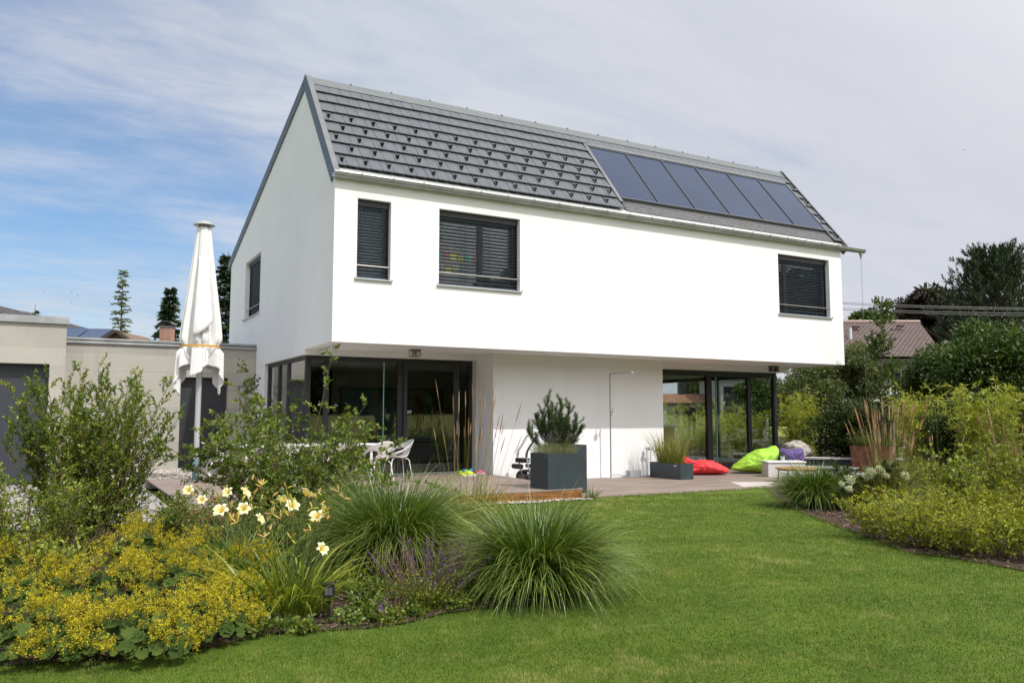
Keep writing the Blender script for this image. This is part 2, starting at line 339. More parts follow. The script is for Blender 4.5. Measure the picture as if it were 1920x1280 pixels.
# ---------------------------------------------------------------- the white house
HX, HY, ZB, ZE = 14.76, 10.95, 2.968, 6.31
E0, RG, EB = (0.05, 6.36), (2.36, 9.16), (11.32, 6.33)      # (Y, Z) of front eave, ridge, back eave
def top_z(y):
    if y <= RG[0]: return E0[1]+(RG[1]-E0[1])*(y-E0[0])/(RG[0]-E0[0])
    return RG[1]+(EB[1]-RG[1])*(y-RG[0])/(EB[0]-RG[0])
def wall_grid(mb, us, zs, holes, th, place, top=None):
    """flat wall with real openings; place(u, z, d) -> xyz, d = depth from the outer face; top(u) closes the upper edge"""
    us = sorted(set(us+[h[0] for h in holes]+[h[1] for h in holes])); zs = sorted(set(zs+[h[2] for h in holes]+[h[3] for h in holes]))
    ztop = zs[-1]
    def zz(u, z): return top(u) if (top and z == ztop) else z
    solid = {}
    for i in range(len(us)-1):
        for j in range(len(zs)-1):
            um, zm = (us[i]+us[i+1])/2, (zs[j]+zs[j+1])/2
            solid[i, j] = not any(h[0] < um < h[1] and h[2] < zm < h[3] for h in holes)
    for (i, j), s in solid.items():
        if not s: continue
        a, b, c, d = us[i], us[i+1], zs[j], zs[j+1]
        for dep in (0, th): mb.add([place(a, c, dep), place(b, c, dep), place(b, zz(b, d), dep), place(a, zz(a, d), dep)], [(0,1,2,3)])
        for (di, dj, p, q) in ((-1,0,(a,c),(a,d)), (1,0,(b,c),(b,d)), (0,-1,(a,c),(b,c)), (0,1,(a,d),(b,d))):
            if not solid.get((i+di, j+dj), False):
                mb.add([place(p[0], zz(*p), 0), place(q[0], zz(*q), 0), place(q[0], zz(*q), th), place(p[0], zz(*p), th)], [(0,1,2,3)])
    return mb

house = thing('white_house', 'white rendered house with grey tiled roof, solar panels and overhanging upper floor', 'house', (7, 4, 0))
WIN = [(.475, 1.185, 4.26, 5.885), (2.26, 4.22, 4.265, 5.89), (12.245, 14.25, 4.27, 5.91)]
GWIN = (6.66, 8.68, 4.29, 5.94)
mb = MB()
wall_grid(mb, [0, HX], [ZB, ZE], WIN, .34, lambda u, z, d: (u, d, z))
wall_grid(mb, [.34, RG[0], HY], [ZB, 6.3], [GWIN], .34, lambda u, z, d: (d, u, z), top=lambda y: top_z(y)-.07)
mb.add([(0, 0, ZE), (0, .34, ZE), (0, .34, top_z(.34)-.07)], [(0,1,2)])
wall_grid(mb, [.34, RG[0], HY], [ZB, 6.3], [], .34, lambda u, z, d: (HX-d, u, z), top=lambda y: top_z(y)-.07)
mb.box(.34, HX-.34, HY-.34, HY, ZB+.31, 6.25)
mb.build('upper_wall', M_PL, house)
mb = MB(); mb.box(.30, HX-.30, .30, 1.978, ZB, ZB+.3); mb.box(0, HX, 1.98, HY, ZB-.115, ZB-.001); mb.build('soffit', M_PL, house)
mb = MB(); mb.box(.30, HX-.30, 1.98, HY-.3, ZB+.001, ZB+.3); mb.build('ceiling_slab', M_PL, house)
mb = MB(); mb.box(.36, HX-.36, .36, HY-.36, ZB+.31, ZB+.34)
for x in (1.7, 4.9, 11.5): mb.box(x, x+.1, .36, 5, ZB+.34, 6.3)
mb.box(.36, HX-.36, 5, 5.1, ZB+.34, 6.3); mb.build('upper_room', M_ROOM, house)
# lower floor: the white middle wall, the wall stub towards the glazing, rear walls
mb = MB(); mb.prism([(4.17, 1.164), (9.16, 1.164), (9.16, 2.3), (10.0, 2.3), (10.0, 2.5), (8.9, 2.5), (8.9, 1.5), (4.45, 1.5), (4.45, 2.2), (4.17, 2.2)], -.02, ZB-.117); mb.box(4.17, 9.16, 1.164, 1.978, ZB-.117, ZB-.002); mb.build('ground_floor_wall', M_PL, house)
mb = MB(); mb.prism([(0, 5.85), (.35, 5.85), (.35, 10.6), (11.5, 10.6), (11.5, 10.9), (0, 10.9)], -.02, ZB-.117); mb.build('ground_floor_wall', M_PL, house)
mb = MB(); mb.box(4.13, 4.168, 1.98, 2.17, .2, 2.852); mb.build('blind_guide', simple('white_metal', (.62, .61, .58), .5), house)
mb = MB(); mb.box(.3, 4.4, 2.35, 10.6, .16, .205); mb.box(4.4, 14.4, 2.55, 10.6, .16, .205); mb.build('floor', M_FLOORIN, house)
mb = MB(); mb.box(8.2, 8.35, 2.5, 10.6, .21, 2.85); mb.box(.36, 8.2, 10.45, 10.58, .21, 2.85); mb.box(.36, .4, 5.9, 10.45, .21, 2.85)
mb.box(2.2, 8.2, 7.2, 7.3, .21, 2.85); mb.box(8.35, 11.4, 8.6, 8.7, .21, 2.85); mb.build('inner_wall', M_ROOM, house)

M_ZINCR = simple('ridge_zinc', (.12, .135, .138), .45, metal=.3, noise=.1)
# roof: deck slab, tiles, ridge, verge trims, eave sheet, gutter
sl = math.hypot(RG[0]-E0[0], RG[1]-E0[1]); SD = Vector((0, (RG[0]-E0[0])/sl, (RG[1]-E0[1])/sl)); SN = Vector((0, -SD.z, SD.y))
def rp(x, s, h=0): return Vector((x, E0[0], E0[1]))+SD*s+SN*h
XR = 15.1
def slopebox(mb, x0, x1, s0, s1, h0, h1, lift=0, m=0):
    vs = [rp(x0, s0, h0+lift), rp(x1, s0, h0+lift), rp(x1, s1, h0), rp(x0, s1, h0), rp(x0, s0, h1+lift), rp(x1, s0, h1+lift), rp(x1, s1, h1), rp(x0, s1, h1)]
    return mb.add(vs, [(0,3,2,1),(4,5,6,7),(0,1,5,4),(1,2,6,5),(2,3,7,6),(3,0,4,7)], m)
mb = MB(); slopebox(mb, .0, XR-.02, -.02, sl, -.13, -.05)
bl = math.hypot(EB[0]-RG[0], EB[1]-RG[1]); BD = Vector((0, (EB[0]-RG[0])/bl, (EB[1]-RG[1])/bl)); BN = Vector((0, -BD.z, BD.y))
def bp_(x, s, h): return Vector((x, RG[0], RG[1]))+BD*s+BN*h
vs = [bp_(x, s, h) for h in (-.13, -.02) for x, s in ((0, 0), (XR-.02, 0), (XR-.02, bl), (0, bl))]
mb.add(vs, [(0,3,2,1),(4,5,6,7),(0,1,5,4),(1,2,6,5),(2,3,7,6),(3,0,4,7)])
roof = mb.build('roof', M_ZINCD, house)
rng = np.random.default_rng(5)
COURSE = [.23, .64, 1.055, 1.455, 1.855, 2.25, 2.65, 3.035, 3.40]
SX0, SX1, SS0, SS1 = 7.34, 14.70, .66, 2.90
mb = MB(); TW = .2515
for ci in range(8):
    s0, s1 = COURSE[ci], COURSE[ci+1]; off = 0.055 + (.5*TW if ci % 2 else 0)
    xs = [.1]+[off+k*TW for k in range(1, 60)]+[XR-.05]
    for a, b in zip(xs[:-1], xs[1:]):
        if b-a < .02: continue
        if ci <= 6 and b > SX0-.10 and a < SX1+.02:
            if a < SX0-.12: b = SX0-.10
            elif b > SX1+.1: a = SX1+.04
            else: continue
        if b-a < .05: continue
        j = float(rng.normal(0, .0012))
        slopebox(mb, a+.0045, b-.0045, s0, s1+.05, -.022+j, .004+j, lift=.052)
mb.build('tiles', M_TILE, roof, bevel=.0)
mb = MB()
for a, s0 in ((0, 3.40),): slopebox(mb, .08, XR-.03, 3.36, sl+.02, .012, .03)
k = 0; x = .05
while x < XR-.1:
    x2 = min(x+1.0, XR-.02); yy = RG[0]; z = RG[1]
    mb.add([(x, yy-.075, z-.055), (x2-.006, yy-.075, z-.055), (x2-.006, yy+.0, z+.04), (x, yy+.0, z+.04), (x, yy+.13, z-.02), (x2-.006, yy+.13, z-.02),
            (x, yy-.075, z-.085), (x2-.006, yy-.075, z-.085)], [(0,1,2,3),(3,2,5,4),(6,7,1,0),(0,3,4,6),(1,2,5,7)])
    mb.box(x2-.03, x2+.0, yy-.02, yy+.02, z+.03, z+.062); x = x2
mb.build('ridge_cap', M_ZINCR, roof)
for X0, X1, nm in ((-.035, .085, 0), (XR-.05, XR, 1)):
    mb = MB(); slopebox(mb, X0, X1, -.06, sl-.0, -.20, .075)
    vs = [bp_(x, s, h) for h in (-.20, .05) for x, s in ((X0, -.02), (X1, -.02), (X1, bl+.05), (X0, bl+.05))]
    mb.add(vs, [(0,3,2,1),(4,5,6,7),(0,1,5,4),(1,2,6,5),(2,3,7,6),(3,0,4,7)])
    mb.add([(x, RG[0]+dy, RG[1]+dz) for x in (X0-.001, X1+.001) for dy, dz in ((-.14, -.20), (.0, .095), (.12, .02), (.08, -.22))], [(0,3,2,1),(4,5,6,7),(0,1,5,4),(1,2,6,5),(2,3,7,6),(3,0,4,7)])
    mb.build('verge_trim', M_ZINCD, roof)
mb = MB(); slopebox(mb, .06, XR-.04, -.12, .25, -.045, -.03); mb.build('eave_flashing', simple('bright_zinc', (.50, .51, .51), .4, metal=.25, noise=.05), roof)
# snow guards
def guard_mesh():
    mb = MB()
    def q(s, h, w0, w1): return [rp(0, s, h)+Vector((w, 0, 0)) for w in (w0, w1)]
    slopebox(mb, -.008, .008, .06, .30, .012, .034)
    E_ = rp(0, 0, 0)
    for (s0, h0), (s1, h1) in (((-.02, .02), (-.012, .135)), ((-.012, .135), (.10, .03)), ((-.02, .03), (.10, .03))):
        mb.bar(rp(0, s0, h0), rp(0, s1, h1), .034, .012, up=(1, 0, 0)) if False else mb.add([rp(x, s, h) for s, h in ((s0, h0), (s1, h1)) for x, d in ((-.019, 0), (.019, 0))]+[rp(x, s+.016, h+.005) for s, h in ((s0, h0), (s1, h1)) for x, d in ((-.019, 0), (.019, 0))], [(0,1,3,2),(4,6,7,5),(0,4,5,1),(2,3,7,6),(0,2,6,4),(1,5,7,3)])
    return mb
gm = guard_mesh(); g0 = gm.build('snow_guard', M_GUARD, roof, local=True)
gpos = []
for s, x0 in ((1.98, .21), (1.59, .46), (1.19, .24), (.80, .50), (.37, .21)):
    x = x0
    while x < SX0-.16: gpos.append((x, s)); x += .5045
for s, x0 in ((.37, 14.93), (1.19, 14.93), (1.98, 14.93), (2.75, 14.93)): gpos.append((x0, s))
base = rp(0, 0, 0)
for i, (x, s) in enumerate(gpos):
    g = g0 if i == 0 else g0.copy()
    if i: COL.objects.link(g); g.parent = roof
    g.location = Vector((x, 0, 0))+SD*s-Vector(ORIG[roof.name])+Vector((0, 0, 0))
# solar collectors
M_SOL = None
def m_solar():
    m, t, b = mat_new('collector_glass'); tc = N(t, 'ShaderNodeTexCoord')
    n = N(t, 'ShaderNodeTexNoise', i_Scale=.8, i_Detail=3.0); L(t, tc.outputs['Object'], n.inputs['Vector'])
    L(t, mix_n(t, n.outputs[0], (.016, .030, .066), (.030, .048, .094)), b.inputs['Base Color'])
    b.inputs['Roughness'].default_value = .2; b.inputs['Specular IOR Level'].default_value = .14
    return m
M_SOL = m_solar()
mb = MB()
slopebox(mb, SX0-.10, SX0, .50, SS1+.10, -.03, .055); slopebox(mb, SX1, SX1+.04, .50, SS1+.10, -.03, .055)
slopebox(mb, SX0, SX1, SS1+.01, SS1+.10, -.03, .075); slopebox(mb, SX0, SX1, SS1-.02, SS1+.01, .0, .055)
slopebox(mb, SX0, SX1, SS0-.02, SS0, -.03, .075)
mb.build('collector_frame', M_ZINCD, roof)
pw = (SX1-SX0)/6
for i in range(6):
    a, b = SX0+i*pw, SX0+(i+1)*pw; mb = MB(); slopebox(mb, a+.028, b-.028, SS0+.02, SS1-.03, -.02, .040)
    sp = mb.build('solar_panel', M_SOL, roof)
    mb = MB(); slopebox(mb, a-.026, a+.026, SS0, SS1-.02, -.02, .058)
    if i: mb.build('panel_divider', M_ANTH, roof)
mb = MB()
for k in range(9): slopebox(mb, SX0, SX1+.05, .21+k*.05, .25+k*.05, -.03, -.012+.006*(k % 2))
mb.build('corrugated_flashing', simple('lead_flashing', (.10, .10, .105), .6, noise=.2), roof)
# gutter
mb = MB(); gx0, gx1 = -.06, 15.62; gy, gz, gr = -.085, 6.315, .095; seg = 12; vs = []
for x in (gx0, gx1):
    for r in (gr, gr-.006):
        for j in range(seg+1):
            a = math.pi+math.pi*j/seg; vs.append((x, gy+r*math.cos(a), gz+r*math.sin(a)))
n1 = seg+1
fs = []
for j in range(seg):
    fs.append((j, j+1, 2*n1+j+1, 2*n1+j)); fs.append((n1+j, n1+j+1, 3*n1+j+1, 3*n1+j))
    fs.append((j, j+1, n1+j+1, n1+j)); fs.append((2*n1+j, 2*n1+j+1, 3*n1+j+1, 3*n1+j))
mb.add(vs, fs); mb.tube([(gx0, gy-gr, gz+.002), (gx1, gy-gr, gz+.002)], .012, 8)
mb.prism([(gx0-.004, gy-gr), (gx0, gy-gr), (gx0, gy+gr), (gx0-.004, gy+gr)], gz-.07, gz); mb.prism([(gx1, gy-gr), (gx1+.004, gy-gr), (gx1+.004, gy+gr), (gx1, gy+gr)], gz-.085, gz)
gut = mb.build('gutter', M_ZINC, house, smooth=True)
x = .5
while x < 14.8:
    mb = MB(); arc = [(x, gy+(gr+.004)*math.cos(math.pi+math.pi*j/8), gz+(gr+.004)*math.sin(math.pi+math.pi*j/8)) for j in range(9)]
    for p, q in zip(arc[:-1], arc[1:]): mb.bar(p, q, .022, .005)
    mb.box(x-.012, x+.012, gy-gr-.02, gy-gr+.01, gz-.005, gz+.028); x += .665; mb.build('gutter_bracket', M_ZINC, gut)
mb = MB(); mb.lathe([(.055, .0), (.05, -.05), (.03, -.10), (.03, -.16)], (15.52, gy, gz-.085), 14); mb.build('outlet', M_ZINC, gut, smooth=True)

M_GLASSU = glassmat('upper_glass', (.8, .85, .82), 1.5)
# windows of the upper floor
def window(name_lbl, u0, u1, z0, z1, place, rot90=False, mull=None, nslat=20, tilt=.35, parent=house):
    """place(u, d, z) maps along / depth / height to the world"""
    def B(mb, a, b, c, d, e, f, m=0):
        vs = [place(*p) for p in ((a,c,e),(b,c,e),(b,d,e),(a,d,e),(a,c,f),(b,c,f),(b,d,f),(a,d,f))]
        return mb.add(vs, [(0,3,2,1),(4,5,6,7),(0,1,5,4),(1,2,6,5),(2,3,7,6),(3,0,4,7)], m)
    mb = MB(); D = .24; w = .075
    B(mb, u0, u0+w, D, D+.08, z0, z1); B(mb, u1-w, u1, D, D+.08, z0, z1)
    B(mb, u0+w, u1-w, D, D+.08, z0, z0+w); B(mb, u0+w, u1-w, D, D+.08, z1-w-.10, z1)
    if mull: B(mb, mull-.06, mull+.06, D-.002, D+.08, z0+w, z1-w-.10)
    wf = mb.build('window', M_ANTH, parent)
    mb = MB(); B(mb, u0+w, u1-w, D+.03, D+.042, z0+w, z1-w); mb.build('pane', M_GLASSU, wf)
    # blind: head box, slats, ladder cords, bottom rail
    mb = MB(); B(mb, u0+.012, u1-.012, .10, .225, z1-.13, z1-.003); mb.build('blind_box', M_ANTH, wf); mb = MB()
    zt, zb = z1-.16, z0+.06; nS = nslat
    for i in range(nS):
        zc = zt-(zt-zb)*i/(nS-1)
        for k in range(4):
            a0, a1 = -.04+.02*k, -.02+.02*k
            h = lambda a: -a*math.tan(tilt)+.006*(1-(a/.04)**2)
            vs = [place(u0+.03, .16+a0, zc+h(a0)), place(u1-.03, .16+a0, zc+h(a0)), place(u1-.03, .16+a1, zc+h(a1)), place(u0+.03, .16+a1, zc+h(a1))]
            mb.add(vs, [(0,1,2,3)])
    B(mb, u0+.03, u1-.03, .125, .195, z0+.02, z0+.045)
    mb.build('blind', M_SLAT, wf)
    mb = MB(); n = max(2, int((u1-u0)/.55)+1)
    for i in range(n):
        u = u0+.12+(u1-u0-.24)*i/(n-1)
        for d in (.118, .202): B(mb, u-.003, u+.003, d-.002, d+.002, z0+.03, z1-.13)
    B(mb, u0+.004, u0+.026, .13, .19, z0, z1-.13); B(mb, u1-.026, u1-.004, .13, .19, z0, z1-.13)
    mb.build('blind_cord', M_BLACK, wf)
    mb = MB(); mb.tube([place(u0+.001, .055, z0+.27), place(u1-.001, .055, z0+.27)], .014, 10); mb.build('safety_rail', M_STEEL, wf, smooth=True)
    mb = MB(); B(mb, u0-.035, u1+.035, -.045, .002, z0-.028, z0-.004); B(mb, u0, u1, 0.002, .24, z0-.02, z0+.006)
    B(mb, u0-.04, u0-.02, -.05, .0, z0-.034, z0+.02); B(mb, u1+.02, u1+.04, -.05, .0, z0-.034, z0+.02)
    mb.build('sill', M_SILL, wf)
    return wf
pf = lambda u, d, z: (u, d, z); pg = lambda u, d, z: (d, u, z)
w1 = window('', *WIN[0], pf, nslat=23, tilt=.42); w2 = window('', *WIN[1], pf, mull=3.35, nslat=20, tilt=.28)
w3 = window('', *WIN[2], pf, mull=12.75, nslat=20, tilt=.30); w4 = window('', *GWIN, pg, nslat=21, tilt=.3)
# coloured window stickers on the pane of the second window
sc = [((.10, .45, .42), 2.38, 4.95), ((.55, .16, .14), 2.52, 4.97), ((.60, .52, .12), 2.72, 4.93), ((.55, .50, .10), 2.9, 4.9), ((.12, .45, .30), 3.08, 4.93), ((.55, .15, .22), 3.22, 4.9), ((.5, .55, .5), 2.42, 4.68), ((.55, .45, .1), 2.6, 4.66), ((.5, .5, .25), 2.78, 4.68)]
for i, (c, x, z) in enumerate(sc):
    mb = MB(); r = .075
    for sx in (-1, 1):
        for dz, rr in ((.035, r*.62), (-.035, r*.5)):
            n = 12; vs = [(x+sx*rr*.8+rr*math.cos(2*math.pi*k/n), .268, z+dz+rr*.8*math.sin(2*math.pi*k/n)) for k in range(n)]
            mb.add(vs, [tuple(range(n))])
    mb.build('window_sticker', simple('sticker_%d' % i, tuple(min(1, k*1.5) for k in c), .6), w2)

# ground floor glazing
GZ0, GZ1, GY = .2, 2.852, 2.2
def post(mb, x0, x1, y0=GY, d=.07, z0=GZ0, z1=GZ1): mb.box(x0, x1, y0-.02, y0+d, z0, z1)
gw = MB(); 
post(gw, .09, .20, GY-.0, .10); post(gw, .50, .61); post(gw, 2.22, 2.35); post(gw, 4.06, 4.168)
gw.box(.20, 4.06, GY-.018, GY+.068, GZ1-.09, GZ1-.002); gw.box(.20, 2.22, GY-.018, GY+.068, GZ0, GZ0+.09)
gw.box(.09, .17, 2.30, 5.8, GZ1-.09, GZ1-.002); gw.box(.09, .17, 2.30, 5.8, GZ0, GZ0+.09); gw.box(.088, .172, 3.72, 3.86, GZ0+.09, GZ1-.09)
gw.box(.088, .172, 4.62, 4.75, GZ0+.09, GZ1-.09); gw.box(.088, .172, 5.7, 5.85, GZ0, GZ1)
gl = gw.build('window_wall', M_ANTH, house, bevel=.004)
def pane(x0, x1, y0, y1, z0, z1, par, mat=M_GLASS):
    mb = MB()
    if x1-x0 > y1-y0: mb.add([(x0, y0, z0), (x1, y0, z0), (x1, y0, z1), (x0, y0, z1)], [(0,1,2,3)])
    else: mb.add([(x0, y0, z0), (x0, y1, z0), (x0, y1, z1), (x0, y0, z1)], [(0,3,2,1)])
    return mb.build('pane', mat, par)
pane(.20, .50, GY+.02, GY+.03, .29, 2.76, gl); pane(.61, 1.885, GY+.02, GY+.03, .29, 2.76, gl); pane(1.895, 2.22, GY+.02, GY+.03, .29, 2.76, gl)
for a, b in ((2.30, 3.72), (3.86, 4.62), (4.75, 5.7)): pane(.125, .135, a, b, .29, 2.76, gl, M_GLASSG)
mb = MB(); mb.box(1.885, 1.895, GY-.01, GY+.03, .29, 2.76); mb.build('glass_edge', simple('glass_edge_green', (.35, .62, .52), .2), gl)
mb = MB(); d0 = GY-.075   # sliding door leaf, in front of the fixed track
mb.box(2.352, 2.44, d0, d0+.055, .26, 2.76); mb.box(3.62, 3.76, d0, d0+.055, .26, 2.76); mb.box(2.44, 3.62, d0, d0+.055, 2.60, 2.76); mb.box(2.44, 3.62, d0, d0+.055, .26, .43)
dr = mb.build('sliding_door', M_ANTH, house, bevel=.004)
pane(2.44, 3.62, d0+.02, d0+.03, .43, 2.60, dr)
mb = MB(); mb.box(3.675, 3.70, d0-.05, d0-.03, 1.1, 1.42); mb.box(3.68, 3.695, d0-.032, d0+.002, 1.12, 1.14); mb.box(3.68, 3.695, d0-.032, d0+.002, 1.38, 1.40); mb.build('handle', M_SILL, dr)
mb = MB(); mb.box(.2, 4.1, d0-.12, GY+.1, .16, .232); mb.build('threshold', simple('sill_grey', (.36, .36, .37), .5), house)
RY = 2.55
rw = MB()
post(rw, 10.0, 10.14, RY, .08); post(rw, 11.93, 12.12, RY, .09, .0); post(rw, 13.55, 13.68, RY, .08); post(rw, 14.62, 14.74, RY-.03, .12)
rw.box(10.14, 14.62, RY-.018, RY+.078, GZ1-.16, GZ1-.002); rw.box(10.14, 14.62, RY-.018, RY+.078, 0, .16)
rw.box(14.66, 14.74, RY+.09, 10.5, GZ1-.12, GZ1-.002); rw.box(14.66, 14.74, RY+.09, 10.5, .0, .16); rw.box(14.658, 14.742, 5.0, 5.12, .16, GZ1-.12); rw.box(14.658, 14.742, 8.0, 8.12, .16, GZ1-.12)
rw.box(11.5, 14.7, 10.5, 10.58, GZ1-.12, GZ1-.002); rw.box(11.5, 14.7, 10.5, 10.58, 0, .16); rw.box(13.0, 13.12, 10.498, 10.582, .16, GZ1-.12)
gr2 = rw.build('window_wall', M_ANTH, house, bevel=.004)
for a, b in ((10.14, 11.93), (12.12, 13.55), (13.68, 14.62)): pane(a, b, RY+.02, RY+.03, .16, 2.70, gr2)
for a, b in ((2.64, 5.0), (5.12, 8.0), (8.12, 10.5)): pane(14.69, 14.70, a, b, .16, 2.73, gr2, M_GLASSG)
for a, b in ((11.5, 13.0), (13.12, 14.66)): pane(a, b, 10.53, 10.54, .16, 2.73, gr2, M_GLASSG)
mb = MB(); mb.box(12.30, 12.31, RY-.012, RY+.03, .16, 2.70); mb.build('glass_edge', MATS['glass_edge_green'], gr2)
# soffit lamps: small glass boxes with a dark lid
M_LAMPG = glassmat('lamp_glass', (.82, .82, .78), 1.4)
for (lx, ly) in ((2.13, .95), (13.3, 1.25)):
    mb = MB(); mb.box(lx-.10, lx+.10, ly-.10, ly+.10, ZB-.03, ZB-.005); mb.box(lx-.10, lx+.10, ly-.10, ly+.10, ZB-.162, ZB-.152)
    for sx in (-1, 1):
        for sy in (-1, 1): mb.box(lx+sx*.097-.004, lx+sx*.097+.004, ly+sy*.097-.004, ly+sy*.097+.004, ZB-.153, ZB-.03)
    lp = mb.build('ceiling_lamp', simple('lamp_metal', (.12, .115, .1), .5), house)
    mb = MB(); mb.box(lx-.093, lx+.093, ly-.093, ly+.093, ZB-.15, ZB-.032); mb.build('glass_shade', M_LAMPG, lp)
    mb = MB(); mb.lathe([(.03, 0), (.045, -.04), (.02, -.09)], (lx, ly, ZB-.033), 12); mb.build('bulb', simple('lamp_bulb', (.5, .5, .46), .2), lp, smooth=True)

# rain chain
mb = MB(); n = 60
for i in range(110):
    z = 6.07-i*.055
    a = (15.52, gy, z)
    if i % 2: mb.tube([(15.52-.012, gy, z), (15.52-.012, gy, z-.05), (15.52+.012, gy, z-.05), (15.52+.012, gy, z), (15.52-.012, gy, z)], .0035, 4, caps=False)
    else: mb.tube([(15.52, gy-.012, z), (15.52, gy-.012, z-.05), (15.52, gy+.012, z-.05), (15.52, gy+.012, z), (15.52, gy-.012, z)], .0035, 4, caps=False)
tag(mb.build('rain_chain', M_STEEL), 'long thin metal rain chain hanging from the right end of the gutter', 'rain chain')

# room contents seen through the glass
pt = thing('wall_painting', 'large blue and yellow painting seen through the left ground floor glazing', 'painting', (3.4, 7.15, 1.4))
mb = MB(); mb.box(2.4, 5.6, 7.13, 7.17, .75, 2.35); mb.build('canvas_frame', M_DARKIN, pt)
def m_paint():
    m, t, b = mat_new('abstract_painting'); tc = N(t, 'ShaderNodeTexCoord')
    n = N(t, 'ShaderNodeTexNoise', i_Scale=1.1, i_Detail=3.0, i_Distortion=1.2); L(t, tc.outputs['Object'], n.inputs['Vector'])
    c = mix_n(t, ramp_n(t, n.outputs[0], .44, .5), (.10, .17, .20), (.16, .24, .24)); c = mix_n(t, ramp_n(t, n.outputs[0], .53, .58), c, (.26, .23, .08))
    c = mix_n(t, ramp_n(t, n.outputs[0], .64, .68), c, (.20, .09, .05)); L(t, c, b.inputs['Base Color']); return m
mb = MB(); mb.box(2.44, 5.56, 7.122, 7.13, .79, 2.31); mb.build('painted_canvas', m_paint(), pt)
t = thing('sideboard', 'dark low cabinet standing inside the left room behind the glass', 'cabinet', (1.2, 6.6, .2))
mb = MB(); mb.box(.9, 2.0, 6.4, 6.9, .28, .95); mb.build('cabinet_body', M_DARKIN, t, bevel=.01); mb = MB(); mb.box(.9, 2.0, 6.38, 6.92, .952, .98); mb.build('cabinet_top', simple('cabinet_top', (.22, .2, .18), .5), t)
t = thing('column', 'orange wooden column with a white cap inside the right room', 'column', (13.4, 6.2, .2))
mb = MB(); mb.box(13.2, 13.62, 6.0, 6.35, .21, 1.18); mb.build('shaft', simple('terracotta', (.34, .14, .07), .7, noise=.2), t); mb = MB(); mb.box(13.12, 13.70, 5.92, 6.43, 1.182, 1.26); mb.build('cap', M_WHITEP, t)

# ---------------------------------------------------------------- concrete garages on the left
AY = 6.9; AX0 = -4.49
g1 = thing('concrete_garage', 'board-marked concrete garage wing joined to the house gable with a grey door', 'garage', (-2.2, 9, 0))
DX0, DX1, DZ1 = -1.86, -.70, 2.53
mb = MB(); wall_grid(mb, [AX0+.0, -.004], [-.02, 3.36], [(DX0, DX1, .21, DZ1)], .3, lambda u, z, d: (u, AY+d, z))
mb.box(AX0, -.004, AY+.3, 14, 3.1, 3.36); mb.build('wall', M_CO, g1)
mb = MB(); mb.box(AX0+.01, -.004, AY-.05, AY+.45, 3.362, 3.385); mb.box(AX0+.01, -.004, AY-.05, AY-.035, 3.30, 3.40); mb.box(AX0+.01, -.004, AY-.034, AY+.4, 3.386, 3.44); mb.build('roof_edge', M_ZINC, g1)
mb = MB(); mb.box(DX0, DX1, AY+.18, AY+.24, .21, DZ1); d = mb.build('door', simple('door_grey', (.030, .032, .040), .5, noise=.1), g1)
mb = MB(); mb.tube([(DX1-.12, AY+.17, 1.22), (DX1-.12, AY+.13, 1.22), (DX1-.22, AY+.13, 1.22)], .012, 8); mb.lathe([(.025, 0), (.025, .012)], (0, 0, 0), 12)
mb = MB(); mb.tube([(DX1-.12, AY+.18, 1.22), (DX1-.12, AY+.13, 1.22)], .03, 12); mb.tube([(DX1-.12, AY+.18, 1.12), (DX1-.12, AY+.165, 1.12)], .028, 12); mb.build('knob', M_SILL, d, smooth=True)
mb = MB(); mb.box(-.44, -.22, AY-.10, AY, 2.17, 2.33); lm = mb.build('wall_lamp', simple('lamp_case', (.13, .13, .12), .5), g1); mb = MB(); mb.box(-.42, -.24, AY-.103, AY-.02, 2.15, 2.28); mb.build('lamp_glass', simple('lamp_frost', (.35, .36, .35), .2), lm)
for (hx, hz) in ((-3.45, 2.3), (-2.62, 2.3), (-3.45, 1.2), (-2.62, 1.2), (-.75+.13, 2.18)):
    pass
BY = 5.5
g2 = thing('concrete_garage', 'taller concrete garage block at the left edge with a wide dark door', 'garage', (-7, 8, 0))
mb = MB(); wall_grid(mb, [-10.5, AX0-.002], [-.02, 3.66], [(-9.0, -4.80, .0, 2.69)], .3, lambda u, z, d: (u, BY+d, z))
mb.box(AX0-.30, AX0-.002, BY+.3, 14, -.02, 3.66); mb.box(-10.5, AX0-.302, BY+.3, 14, 3.35, 3.66); mb.build('wall', M_CO, g2)
mb = MB(); mb.box(-10.5, AX0+.03, BY-.05, BY+.5, 3.662, 3.685); mb.box(-10.5, AX0+.035, BY-.06, BY-.04, 3.60, 3.72); mb.box(-10.5, AX0+.03, BY-.039, BY+.45, 3.686, 3.76); mb.build('roof_edge', M_ZINC, g2)
mb = MB(); mb.box(-9.0, -4.80, BY+.22, BY+.28, .0, 2.69); mb.build('garage_door', simple('garage_grey', (.030, .035, .045), .55, noise=.06), g2)
# tie holes
for par, pts, Y in ((g1, ((-3.47, 2.32), (-2.35, 2.32), (-3.47, 1.1), (-2.35, 1.1)), AY),):
    for x, z in pts: mb = MB(); mb.tube([(x, Y-.002, z), (x, Y+.002, z)], .022, 12); mb.build('tie_hole', M_DARKIN, par)
mb = MB(); mb.box(-4.22, -4.13, 3.9, 3.99, .0, 2.15); tag(mb.build('steel_post', M_CORTEN, bevel=.004), 'rusty brown square steel post behind the left shrub', 'post')

